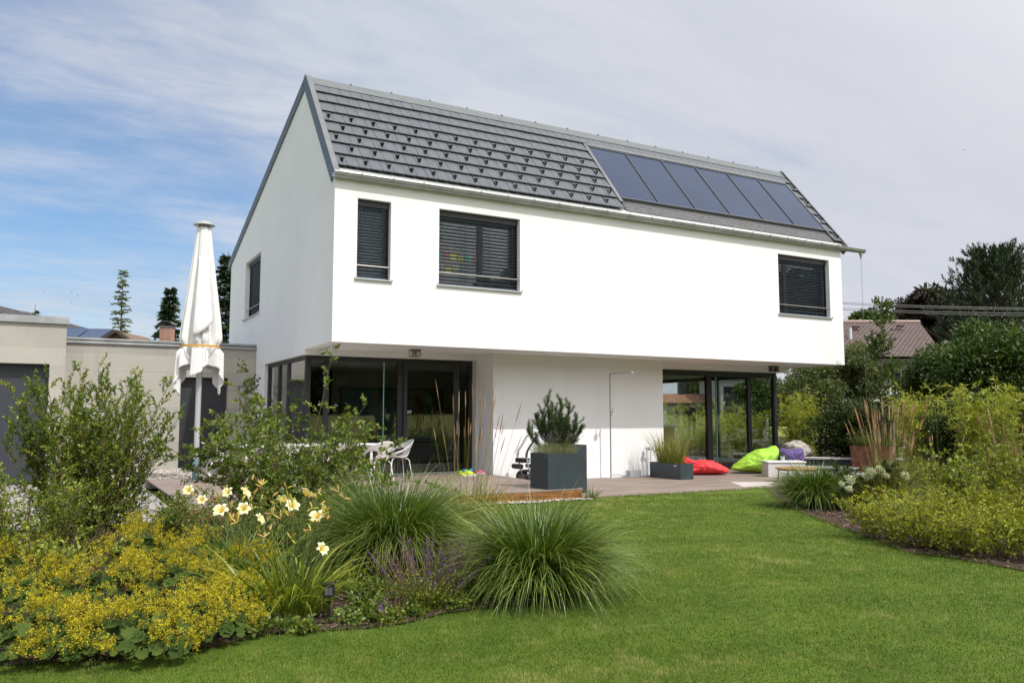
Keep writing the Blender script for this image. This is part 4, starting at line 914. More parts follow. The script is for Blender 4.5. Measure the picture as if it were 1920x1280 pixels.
o = inflated(o_, .30, 'bean_bag', simple('purple_fabric', (.085, .058, .19), .7, noise=.06, bump=.004, bscale=14), (b[0]+.12, b[1]+.22, .02), VA-.1, crease=.035, seed=9, lf=1.5); tag(o, 'purple bean bag standing upright between the green bag and the boulder', 'bean bag')

def rock(name, c, r3, seed, lb, col=(.52, .48, .43)):
    me = bpy.data.meshes.new(name); bm = bmesh.new(); bmesh.ops.create_icosphere(bm, subdivisions=5, radius=1)
    for v in bm.verts:
        p = v.co.copy(); n = mnoise.fractal(p*1.1+Vector((seed, 0, 0)), 1.0, 2.0, 4)*.20+mnoise.fractal(p*4+Vector((seed, 3, 0)), .8, 2.0, 4)*.035
        v.co = Vector((p.x*r3[0], p.y*r3[1], p.z*r3[2]))*(1+n)
    bm.to_mesh(me); bm.free(); m, t_, b_ = mat_new('boulder_%d' % int(seed)); tc = N(t_, 'ShaderNodeTexCoord'); n1 = N(t_, 'ShaderNodeTexNoise', i_Scale=4.0, i_Detail=8.0, i_Roughness=.7); L(t_, tc.outputs['Object'], n1.inputs['Vector'])
    c_ = mix_n(t_, ramp_n(t_, n1.outputs[0], .42, .62), tuple(k*.62 for k in col), col); c_ = mix_n(t_, ramp_n(t_, n1.outputs[0], .6, .7), c_, (.55, .53, .50)); L(t_, c_, b_.inputs['Base Color']); b_.inputs['Roughness'].default_value = .9
    o = link_mesh(name, me, m, smooth=True); o.location = c; return tag(o, lb, 'boulder')
q = at(1494, 845, 24.4); rock('boulder', (q[0], q[1], q[2]), (.42, .40, .32), 3, 'large pale speckled boulder behind the purple bean bag')
q = at(1713, 848, 21.5); rock('boulder', (q[0], q[1], q[2]-.02), (.32, .3, .22), 8, 'smaller pale boulder behind the tan feather grass on the right')

# white box table, pot on it, wooden stool
t = thing('box_table', 'white rectangular box table in front of the green and purple bean bags', 'side table', (11.5, -.7, .02))
Pn, Pf = onz(1441, 894, .02), onz(1511, 894, .02); ang = math.atan2(Pf[1]-Pn[1], Pf[0]-Pn[0]); wid = math.hypot(Pf[1]-Pn[1], Pf[0]-Pn[0])
t.location = (Pn[0], Pn[1], .02); t.rotation_euler = (0, 0, ang); ORIG[t.name] = np.zeros(3)
mb = MB(); mb.box(0, wid, 0, .55, 0, .335); mb.build('body', simple('box_white', (.60, .59, .60), .4, noise=.02), t, local=True, bevel=.004)
mb = MB(); mb.box(-.02, wid+.02, -.02, .57, .35, .385); mb.build('top', M_WHITEP, t, local=True, bevel=.004)
mb = MB(); mb.box(.01, wid-.01, .01, .54, .335, .35); mb.build('shadow_gap', M_BLACK, t, local=True)
q = np.array([Pn[0]+math.cos(ang)*wid*.5-math.sin(ang)*.3, Pn[1]+math.sin(ang)*wid*.5+math.cos(ang)*.3, .405])
t = thing('herb_pot', 'small pale green pot with a low plant on the white box table', 'pot plant', q)
mb = MB(); mb.lathe([(.045, 0), (.062, .13), (.066, .135), (.056, .13), (.05, .11)], tuple(q), 18); mb.build('pot', simple('pot_green', (.42, .55, .50), .4), t, smooth=True)
HERB = (t, q)
s0, s1 = onz(1456, 909, .02), onz(1535, 903, .02)
sx_, sy_ = (s0[0]+s1[0])/2, (s0[1]+s1[1])/2; sw = math.hypot(s1[0]-s0[0], s1[1]-s0[1])
sc_ = at(1495, 882, float((onz(1495, 905)-CAM)@_F)); R_ = 39*float((onz(1495, 905)-CAM)@_F)/F_PX
cx, cy = float(onz(1495, 905)[0]), float(onz(1495, 905)[1])
t = thing('stool', 'low round wooden garden stool with thin dark metal legs at the lawn edge', 'stool', (cx, cy, .02))
mb = MB(); mb.lathe([(R_*.9, -.012), (R_, 0), (R_, .018), (R_*.97, .024), (.01, .026)], (cx, cy, .325), 40); mb.build('seat', simple('stool_wood', (.36, .17, .07), .5, noise=.35, nscale=14), t, smooth=True)
mb = MB(); mb.lathe([(R_*.90, -.03), (R_*.92, -.03), (R_*.92, -.014), (R_*.90, -.014)], (cx, cy, .325), 40); mb.build('ring', M_CORTEN, t)
for k in range(4):
    a = VA+math.pi/4*0+math.pi/2*k+.12; mb = MB(); mb.tube([(cx+R_*.9*math.cos(a), cy+R_*.9*math.sin(a), .31), (cx+R_*1.0*math.cos(a), cy+R_*1.0*math.sin(a), .02)], .013, 8); mb.build('leg', M_CORTEN, t, smooth=True)

# dark water basin with pale rims
t = thing('water_basin', 'long dark water basin with pale stone rims behind the bean bags', 'water basin', (17, .6, 0))
M_RIM = simple('pale_stone', (.55, .53, .52), .7, noise=.08); M_BAS = simple('basin_dark', (.035, .036, .042), .35)
e0, e1 = at(1500, 882, 22.6), at(1600, 882, 22.2)
bx = Vector((e1[0]-e0[0], e1[1]-e0[1], 0)); bx.normalize(); by = Vector((-bx.y, bx.x, 0)); Mx = Matrix((bx, by, Vector((0, 0, 1)))).transposed(); b0 = Vector((e0[0], e0[1], 0))
def bb(mb, u0, u1, v0, v1, z0, z1): c = b0+bx*(u0+u1)/2+by*(v0+v1)/2+Vector((0, 0, (z0+z1)/2)); return mb.obox(c, ((u1-u0)/2, (v1-v0)/2, (z1-z0)/2), Mx)
mb = MB(); bb(mb, -.3, 3.5, .0, .5, -.05, .10); bb(mb, -.3, 3.5, 1.1, 1.4, .0, .30); mb.build('basin_wall', M_BAS, t)
mb = MB(); bb(mb, -.3, 3.5, -.02, .52, .102, .15); mb.build('front_rim', M_RIM, t)
mb = MB(); bb(mb, -.3, 3.5, 1.06, 1.45, .302, .35); mb.build('back_rim', M_RIM, t)
mb = MB(); bb(mb, -.3, 3.5, .52, 1.06, .05, .07); m_, t_, b_ = mat_new('still_water'); b_.inputs['Base Color'].default_value = (.01, .012, .014, 1); b_.inputs['Roughness'].default_value = .05; mb.build('water_surface', m_, t)
mb = MB(); bb(mb, -.6, 3.5, -.9, -.05, .0, .022); tag(mb.build('gravel', m_ground('grey_gravel', ((.2, .2, .21), (.3, .3, .31), (.12, .12, .12), (.4, .4, .4)), 8, 25, 60)), kind='structure')

# spike light in the flower bed
q = onz(616, 1162, 0); d_ = float((q-CAM)@_F); 
t = thing('spike_light', 'black box shaped spike light among the daylily leaves', 'garden light', (q[0], q[1], 0))
k = d_/F_PX; zc = (1162-1106)*k
mb = MB(); mb.box(-.011, .011, -.011, .011, -.02, zc-.03); mb.build('spike', M_BLACK, t, local=True)
mb = MB(); mb.box(-.04, .04, -.045, .03, zc-.052, zc+.035); mb.build('housing', M_BLACK, t, bevel=.006, local=True)
mb = MB(); mb.box(-.043, .043, -.05, .03, zc+.036, zc+.052); mb.build('visor', M_BLACK, t, local=True, bevel=.003)
mb = MB(); mb.box(-.028, .028, -.047, -.0455, zc-.03, zc+.024); mb.build('lens', simple('lens_grey', (.10, .10, .11), .15), t, local=True)
t.rotation_euler = (0, 0, VA+.1)

# ---------------------------------------------------------------- plant generators (all numpy, one mesh per organ)
def nrm(v): return v/(np.linalg.norm(v, axis=-1, keepdims=True)+1e-9)
def blades(c, n, L_, r0, th, bend, w, K, rg, az=None, power=1.3, tint=(0, 1), zmin=.01, widen=0):
    """arching strap leaves: th = start tilt range, bend = added tilt range (radians)"""
    a = rg.random(n)*2*np.pi if az is None else az[0]+(az[1]-az[0])*rg.random(n)
    ll = L_[0]+(L_[1]-L_[0])*rg.random(n); t0 = th[0]+(th[1]-th[0])*rg.random(n); b = bend[0]+(bend[1]-bend[0])*rg.random(n)
    rr = r0*np.sqrt(rg.random(n)); P = np.stack([c[0]+rr*np.cos(a+rg.normal(0, .6, n)), c[1]+rr*np.sin(a+rg.normal(0, .6, n)), np.full(n, c[2])], 1)
    da = rg.normal(0, .25, n); pts = [P.copy()]; tw = rg.normal(0, .5, n); sides = []
    for k in range(K):
        s = (k+.5)/K; t = np.minimum(t0+b*s**power, 2.9); aa = a+da*s
        D = np.stack([np.sin(t)*np.cos(aa), np.sin(t)*np.sin(aa), np.cos(t)], 1)
        P = P+D*(ll/K)[:, None]; P[:, 2] = np.maximum(P[:, 2], zmin); pts.append(P.copy())
    pts = np.stack(pts, 1); sd = np.stack([-np.sin(a+tw), np.cos(a+tw), .25*np.sin(tw*3)], 1)
    s = np.linspace(0, 1, K+1); prof = np.minimum(1, .45+2.2*s)*(1-s**2.2)+.03
    ww = (w*(.7+.6*rg.random(n)))[:, None, None]*prof[None, :, None]*.5
    V = np.stack([pts-sd[:, None]*ww, pts+sd[:, None]*ww], 2)          # n, K+1, 2, 3
    i = np.arange(n*(K+1)*2).reshape(n, K+1, 2); Fc = np.stack([i[:, :-1, 0], i[:, :-1, 1], i[:, 1:, 1], i[:, 1:, 0]], -1).reshape(-1, 4)
    T = np.repeat(tint[0]+(tint[1]-tint[0])*rg.random(n), K)
    return V.reshape(-1, 3), Fc, T, pts
def curves(P, D, Ln, K, grav, wob, rg):
    n = len(P); D = nrm(D); pts = [P]; ds = [D]; st = (Ln/K)[:, None]
    for k in range(K):
        D = nrm(D+np.array([0, 0, -1.0])*(grav/K if np.isscalar(grav) else (grav/K)[:, None])+rg.normal(0, wob/K**.5, (n, 3)))
        P = P+D*st; pts.append(P); ds.append(D)
    return np.stack(pts, 1), np.stack(ds, 1)
def tubes(pts, r0, r1):
    n, K = pts.shape[:2]; d = nrm(np.gradient(pts, axis=1)); ref = np.array([.31, .17, .93]); a = nrm(np.cross(d, ref)); b = np.cross(d, a)
    r = (np.asarray(r0).reshape(-1, 1)*(1-np.linspace(0, 1, K))+np.asarray(r1).reshape(-1, 1)*np.linspace(0, 1, K))*np.ones((n, 1)); r = r[..., None]
    V = np.stack([pts+(a*math.cos(t)+b*math.sin(t))*r for t in (0, 2.094, 4.189)], 2); i = np.arange(n*K*3).reshape(n, K, 3); j = np.roll(i, -1, 2)
    return V.reshape(-1, 3), np.stack([i[:, :-1], j[:, :-1], j[:, 1:], i[:, 1:]], -1).reshape(-1, 4), np.repeat(np.linspace(0, 1, n), (K-1)*3)
def leaves(P, D, L_, W_, rg, fold=.25, T=None, upn=.5):
    n = len(P); D = nrm(D); up = nrm(np.array([0, 0, 1.0])*upn+rg.normal(0, .55, (n, 3))); s = nrm(np.cross(D, up)); nn = np.cross(s, D)
    l = (L_*(.65+.6*rg.random(n)))[:, None]; w = (W_*(.7+.5*rg.random(n)))[:, None]
    V = np.stack([P, P+D*l*.45+s*w*.5+nn*w*fold, P+D*l, P+D*l*.45-s*w*.5+nn*w*fold], 1)
    return V.reshape(-1, 3), np.arange(4*n).reshape(n, 4), (rg.random(n) if T is None else T)
def along(pts, ds, m, t0, t1, rg):
    """m sample points per curve between fractions t0..t1"""
    n, K = pts.shape[0], pts.shape[1]-1; t = (t0+(t1-t0)*((np.arange(m)+rg.random((n, m)))/m))*K; i = np.minimum(t.astype(int), K-1); f = (t-i)[..., None]; r = np.arange(n)[:, None]
    return (pts[r, i]*(1-f)+pts[r, i+1]*f).reshape(-1, 3), ds[r, i].reshape(-1, 3), np.repeat(np.arange(n), m), (t/K).ravel()
def twigged(name_root, base, height, spread, nstem, ntwig, nleaf, twigL, leafL, leafW, lm, sm, rg, grav=.5, tgrav=.2, lean=(0, 0), t0=.25, upr=.6, basr=.15, stem_r=.009, leafname='foliage', tipup=.0, zmin=.02):
    base = np.array(base, float); n = nstem; a = rg.random(n)*2*np.pi; k = np.sqrt(rg.random(n))*spread
    D = np.stack([k*np.cos(a)+lean[0], k*np.sin(a)+lean[1], np.ones(n)], 1); P = base+np.stack([basr*np.cos(a)*rg.random(n), basr*np.sin(a)*rg.random(n), np.zeros(n)], 1)
    S, SDir = curves(P, D, height*(.65+.4*rg.random(n))*np.sqrt(1+.25*k*k), 9, grav*(.4+.9*rg.random(n))*(.3+k), .10, rg)
    Tp, Td, ti, tt = along(S, SDir, ntwig, t0, 1.0, rg); m = len(Tp); out = nrm(rg.normal(0, 1, (m, 3))*np.array([1, 1, .4]))
    TD = nrm(Td*upr+out*.9+np.array([0, 0, tipup])); TL = twigL*(.5+.8*rg.random(m))*(1.15-.55*tt)
    Q, QD = curves(Tp, TD, TL, 4, tgrav, .18, rg); ptint = rg.random(m)
    LP, LD, li, lt = along(Q, QD, nleaf, .1, 1.0, rg); o2 = nrm(rg.normal(0, 1, (len(LP), 3)))
    T = np.clip(.45*ptint[li]+.55*rg.random(len(LP)), 0, 1)
    ok = LP[:, 2] > zmin
    V, Fc, T = leaves(LP[ok], (nrm(LD*.7+o2*.8))[ok], leafL, leafW, rg, T=T[ok]); np_mesh(leafname, V, Fc, lm, name_root, tint=T)
    np_mesh('branches', *cat_geo([tubes(S, stem_r*(.7+.6*rg.random(n)), stem_r*.25), tubes(Q, stem_r*.28*np.ones(m), stem_r*.12)])[:2], sm, name_root)
    return S
# leaf materials
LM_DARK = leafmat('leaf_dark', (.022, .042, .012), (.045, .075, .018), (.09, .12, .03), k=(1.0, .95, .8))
LM_SHRUB = leafmat('leaf_shrub', (.028, .058, .008), (.085, .130, .015), (.27, .28, .035), k=(1.59, 1.50, 1.27))
LM_ARCH = leafmat('leaf_arching', (.032, .065, .012), (.085, .13, .022), (.22, .24, .05), k=(1.48, 1.40, 1.19))
LM_YG = leafmat('leaf_yellow_green', (.07, .11, .015), (.17, .22, .025), (.34, .36, .05), trans=.35, k=(1.22, 1.15, 0.98))
LM_BAM = leafmat('leaf_bamboo', (.10, .15, .02), (.24, .28, .04), (.40, .40, .07), trans=.35, k=(1.4, 1.3, 1.0))
LM_SPI = leafmat('leaf_spirea', (.045, .08, .008), (.165, .20, .014), (.34, .33, .03), trans=.3, k=(1.59, 1.50, 1.27))
LM_TREE = leafmat('leaf_tree', (.022, .045, .012), (.045, .08, .018), (.10, .13, .035), k=(1.3, 1.25, 1.0))
LM_TREE2 = leafmat('leaf_tree_olive', (.035, .055, .022), (.07, .095, .035), (.14, .16, .07), k=(1.6, 1.5, 1.2))
LM_PURP = leafmat('leaf_purple', (.012, .010, .011), (.026, .020, .020), (.045, .040, .022), k=(1.48, 1.40, 1.19))
LM_NEED = leafmat('needle_dark', (.010, .022, .012), (.022, .042, .02), (.045, .07, .028), trans=.1, k=(1.48, 1.40, 1.19))
LM_LARCH = leafmat('needle_light', (.05, .075, .025), (.09, .12, .04), (.13, .16, .06), trans=.2, k=(1.48, 1.40, 1.19))
LM_PINE = leafmat('needle_pine', (.02, .045, .018), (.04, .075, .028), (.085, .12, .045), trans=.1, k=(1.48, 1.40, 1.19))
LM_FOUN = leafmat('blade_fountain', (.022, .055, .008), (.062, .115, .014), (.22, .27, .07), rough=.32, trans=.22, spec=.5, k=(1.35, 1.25, 1.0))
LM_REED = leafmat('blade_reed', (.06, .09, .02), (.13, .15, .03), (.34, .29, .07), rough=.45, trans=.25, k=(1.38, 1.30, 1.10))
LM_LILY = leafmat('blade_lily', (.07, .12, .015), (.15, .22, .025), (.32, .34, .05), rough=.4, trans=.35, k=(.95, .92, .75))
LM_TAN = leafmat('seed_head', (.19, .10, .045), (.36, .21, .10), (.52, .36, .19), rough=.8, trans=.15)
LM_ALCH = leafmat('leaf_mantle', (.030, .060, .014), (.055, .095, .022), (.09, .13, .03), rough=.85, trans=.2, spec=.15, k=(1.06, 1.00, 0.85))
LM_ALCHF = leafmat('flower_mantle', (.17, .135, .008), (.42, .355, .012), (.74, .67, .03), rough=.7, trans=.25)
LM_LAV = leafmat('leaf_lavender', (.09, .11, .06), (.16, .18, .10), (.25, .27, .15), trans=.15, k=(1.38, 1.30, 1.10))
LM_LAVF = leafmat('flower_lavender', (.13, .08, .13), (.22, .15, .24), (.34, .27, .36), trans=.1)
LM_SAL = leafmat('flower_salvia', (.085, .035, .035), (.12, .045, .10), (.15, .055, .40), trans=.15)
LM_HYD = leafmat('flower_hydrangea', (.42, .46, .26), (.66, .68, .50), (.80, .80, .70), trans=.25)
M_STEMG = simple('green_stem', (.09, .13, .03), .6, noise=.2)

def flower_cloud(P, rad, per, size, mat, name, parent, rg, T=None, squash=1.0):
    """tufts of tiny florets round the points P"""
    n = len(P); Q = np.repeat(P, per, 0)+nrm(rg.normal(0, 1, (n*per, 3)))*rad*(rg.random((n*per, 1))**.5)*np.array([1, 1, squash])
    t = np.clip(np.repeat(rg.random(n), per)*.5+.5*rg.random(n*per), 0, 1) if T is None else np.repeat(T, per)
    V, Fc, TT = leaves(Q, rg.normal(0, 1, (n*per, 3))+np.array([0, 0, .4]), size, size*.8, rg, T=t); return np_mesh(name, V, Fc, mat, parent, tint=TT)

# ---------------------------------------------------------------- fountain grasses
def fountain(px, py, R_, n, lb, seed, w=.0085, sk=(0, 0)):
    rg = np.random.default_rng(seed); c = onz(px, py, 0); c[2] = .0; t = thing('fountain_grass', lb, 'ornamental grass', c, group='fountain grass mounds')
    P = [blades(c, int(n*.50), (.62*R_, 1.10*R_), .19, (.0, .50), (.35, 1.6), w*.85, 9, rg, tint=(0, .75))[:3],
         blades(c, int(n*.38), (.80*R_, 1.28*R_), .22, (.30, .95), (1.0, 2.3), w*1.1, 11, rg, tint=(.1, 1), power=1.5)[:3],
         blades(c, int(n*.10), (.4*R_, .8*R_), .24, (.5, 1.3), (.4, 1.2), w, 7, rg, tint=(0, .45))[:3],
         blades(c, int(n*.05), (.9*R_, 1.3*R_), .2, (.1, .8), (.5, 2.0), w, 10, rg, tint=(.95, 1))[:3]]  # tint ranges paint a shaded interior and lighter, lit outer blades
    for _ in range(3): az = rg.random()*6.28; P.append(blades(c, int(n*.03), (.9*R_, 1.3*R_), .15, (.3, .8), (.8, 1.8), w*1.1, 10, rg, az=(az, az+.5), tint=(.4, 1))[:3])
    V, Fc, T = cat_geo(P); np_mesh('blades', V, Fc, LM_FOUN, t, tint=T); return t
fountain(742, 1068, 1.08, 4600, 'large fountain grass mound behind the purple salvia', 11)
fountain(1008, 1112, .90, 4200, 'fountain grass mound at the tip of the bed, next to the open lawn', 12)
fountain(1528, 950, .84, 3600, 'fountain grass mound at the right lawn edge in front of the stool', 13, w=.0095)

# ---------------------------------------------------------------- feather reed grasses (tan spikes)
def reed(c, n, h, spread, lean, lb, seed, nb=300, bl=(.5, .9), spike=.26, rs=.0085, name='feather_grass', leafw=.007, basr=.12, grp='feather reed grasses'):
    rg = np.random.default_rng(seed); t = thing(name, lb, 'ornamental grass', c, group=grp); c = np.array(c, float)
    a = rg.random(n)*6.28; k = spread*np.sqrt(rg.random(n)); D = np.stack([k*np.cos(a)+lean[0], k*np.sin(a)+lean[1], np.ones(n)], 1)
    P = c+np.stack([basr*np.cos(a)*rg.random(n), basr*np.sin(a)*rg.random(n), np.zeros(n)], 1); S, SDr = curves(P, D, h*(.62+.46*rg.random(n)), 10, .10+.12*rg.random(n), .03, rg)
    np_mesh('stalks', *tubes(S, .0028, .0016)[:2], MATS['blade_reed'], t, tint=np.repeat(.3+.7*rg.random(n), 30))
    m = n; k2 = 5; end = S[:, -1]; d = nrm(S[:, -1]-S[:, -2]); u = np.linspace(0, 1, k2+1); sp = spike*(.5+.7*rg.random(n))
    pts = end[:, None]+d[:, None]*(u[None, :, None]*sp[:, None, None])+np.array([0, 0, -.0])[None, None]; prof = np.array([.25, 1, 1.1, .9, .55, .05])*rs
    ref = np.array([.3, .2, .9]); dd = np.repeat(d[:, None], k2+1, 1); aa = nrm(np.cross(dd, ref)); b = np.cross(dd, aa)
    V = np.stack([pts+(aa*math.cos(q)+b*math.sin(q))*prof[None, :, None] for q in (0, 1.257, 2.513, 3.77, 5.03)], 2); i = np.arange(V.size//3).reshape(n, k2+1, 5); j = np.roll(i, -1, 2)
    Fc = np.stack([i[:, :-1], j[:, :-1], j[:, 1:], i[:, 1:]], -1).reshape(-1, 4)
    # bristles that fray the spikes
    BP, BD, bi, bt = along(pts, dd, 26, .0, .95, rg); bl_ = leaves(BP, BD+nrm(rg.normal(0, 1, BP.shape))*.45, spike*.11, .0022, rg, T=rg.random(len(BP)))
    np_mesh('seed_heads', *cat_geo([(V.reshape(-1, 3), Fc, np.repeat(rg.random(n), k2*5)), bl_])[:2], LM_TAN, t, tint=cat_geo([(V.reshape(-1, 3), Fc, np.repeat(rg.random(n), k2*5)), bl_])[2])
    A = blades(c, nb, bl, basr, (.02, .5), (.3, 1.9), leafw, 8, rg); np_mesh('blades', A[0], A[1], LM_REED, t, tint=A[2]); return t
c = onz(885, 990, 0); reed((c[0], c[1], 0), 34, 1.66, .26, (.08, .02), 'loose feather grass with tan spikes in front of the glass door and deck', 21, nb=420, bl=(.5, 1.05), spike=.30, rs=.006, basr=.3)
def gp(px, py): p = onz(px, py, 0); return (float(p[0]), float(p[1]), 0)
reed(gp(1668, 962), 62, 1.5, .30, (.02, .0), 'dense feather grass with upright tan spikes behind the hydrangea', 22, nb=420, bl=(.4, .85), spike=.34, rs=.0085, basr=.22, leafw=.009)
reed(gp(1905, 985), 34, 1.35, .22, (.0, .0), 'feather grass with tan spikes at the right edge of the photo', 23, nb=300, spike=.26, rs=.007, basr=.25)
reed(gp(1760, 950), 9, 1.55, .42, (-.02, .0), 'sparse feather grass with a few bent tan spikes over the right bed', 24, nb=120, spike=.2, rs=.008)

# ---------------------------------------------------------------- daylilies
def lily(c, seed, lb, fl, nb=240):
    rg = np.random.default_rng(seed); c = np.array(c, float); t = thing('daylily', lb, 'daylily', c, group='pale daylilies')
    A = blades(c, nb, (.42, .80), .26, (.05, .85), (.6, 2.0), .017, 8, rg, power=1.6)[:3]; np_mesh('leaves', A[0], A[1], LM_LILY, t, tint=A[2])
    paths = []; 
    for (x, y, dd, az, size) in fl:
        tip = at(x, y, dd); base = c+np.array([rg.normal(0, .08), rg.normal(0, .08), 0]); mid = base*.45+tip*.55+np.array([0, 0, .10])
        s = np.linspace(0, 1, 9)[:, None]; paths.append((1-s)**2*base+2*s*(1-s)*mid+s*s*(tip-np.array([0, 0, .035])))
    ex = []
    for k in range(34):
        a = rg.random()*6.28; r_ = .1+.38*rg.random(); tip = c+np.array([r_*math.cos(a), r_*math.sin(a), .58+.35*rg.random()]); base = c+np.array([rg.normal(0, .08), rg.normal(0, .08), 0]); mid = base*.4+tip*.6+np.array([0, 0, .08]); s = np.linspace(0, 1, 9)[:, None]
        paths.append((1-s)**2*base+2*s*(1-s)*mid+s*s*tip); ex.append(tip)
    np_mesh('flower_stalks', *tubes(np.stack(paths), .0036, .0024)[:2], M_STEMG, t)
    for (x, y, dd, az, size) in fl:
        az += rg.normal(0, .5); tip = at(x, y, dd); f = petals(size*.86, rg); ax = nrm(np.array([math.cos(az), math.sin(az), .55+.5*rg.random()])); zx = nrm(np.cross(ax, [0, 0, 1.0])); zy = np.cross(ax, zx)
        V = tip+f[0][:, :1]*zx+f[0][:, 1:2]*zy+f[0][:, 2:]*ax-ax*.03; np_mesh('flower', V, f[1], LM_PETAL, t, tint=f[2], smooth=True)
    # buds and withered flowers
    B = []; 
    for e in ex:
        k = rg.integers(1, 4)
        for _ in range(k):
            d = nrm(rg.normal(0, 1, 3)+np.array([0, 0, 1.1])); l = .05+.03*rg.random(); s = np.linspace(0, 1, 6); p = e+d*(s*l)[:, None]; B.append(p)
    B = np.stack(B); n = len(B); d = nrm(np.gradient(B, axis=1)); aa = nrm(np.cross(d, [.3, .2, .9])); b = np.cross(d, aa); prof = np.array([.25, .7, 1, 1, .75, .1])*.0075
    V = np.stack([B+(aa*math.cos(q)+b*math.sin(q))*prof[None, :, None] for q in (0, 1.257, 2.513, 3.77, 5.03)], 2); i = np.arange(V.size//3).reshape(n, 6, 5); j = np.roll(i, -1, 2)
    Fb = np.stack([np.stack([i[0, k_], j[0, k_], j[0, k_+1], i[0, k_+1]], -1) for k_ in range(5)]).reshape(-1, 4)
    for q in range(n): np_mesh('bud', V[q].reshape(-1, 3), Fb, LM_BUD, t, tint=np.full(25, rg.random()), smooth=True)
LM_BUD = leafmat('daylily_bud', (.42, .22, .10), (.55, .42, .08), (.40, .42, .06), rough=.6, trans=.2)
LM_PETAL = leafmat('daylily_petal', (.72, .52, .06), (.80, .70, .36), (.82, .77, .56), rough=.6, trans=.3)
def petals(size, rg):
    Vs, Fs, Ts = [], [], []; o = 0
    for k in range(6):
        a = k*math.pi/3+.1*rg.normal(); wide = .030 if k % 2 else .021; nr, nc = 6, 5
        for i in range(nr+1):
            s = i/nr; r = size*(.10+.90*s); z = size*(.62*math.sin(s*1.9))-(.30*size*max(0, s-.6)**1.0*1.8)
            w = wide*size/.075*(math.sin(math.pi*min(1, s*.86+.10))**.8)
            for j in range(nc):
                q = (j/(nc-1)-.5)*2; x = r; y = q*w; zz = z-abs(q)**2*.006*(1-s)+.004*math.sin(q*5+s*6+k)*s
                Vs.append((x*math.cos(a)-y*math.sin(a), x*math.sin(a)+y*math.cos(a), zz))
        for i in range(nr):
            for j in range(nc-1): b = o+i*nc+j; Fs.append((b, b+1, b+nc+1, b+nc)); Ts.append(min(1, .05+1.5*i/nr+.08*rg.random()))
        o += (nr+1)*nc
    return np.array(Vs), np.array(Fs), np.array(Ts)
FL = [(352, 917, 7.0, -2.0, .062), (413, 955, 6.5, -1.9, .078), (425, 921, 6.9, -2.4, .062), (463, 922, 6.7, -.7, .070), (457, 952, 6.5, -2.6, .068), (490, 971, 6.4, -1.2, .066), (530, 934, 6.5, -.3, .062), (549, 946, 6.4, -1.0, .072), (577, 922, 6.5, -.2, .070), (593, 966, 6.2, -1.9, .074), (610, 952, 6.3, .0, .060), (606, 1027, 6.1, -1.0, .066), (378, 935, 6.9, -1.5, .055)]
lily(gp(545, 1150), 31, 'daylily clump with pale yellow flowers right of the yellow mantle flowers', [f for f in FL if f[0] > 500])
lily(gp(450, 1105), 32, 'daylily clump with pale yellow flowers in front of the parasol pole', [f for f in FL if f[0] <= 500], nb=220)

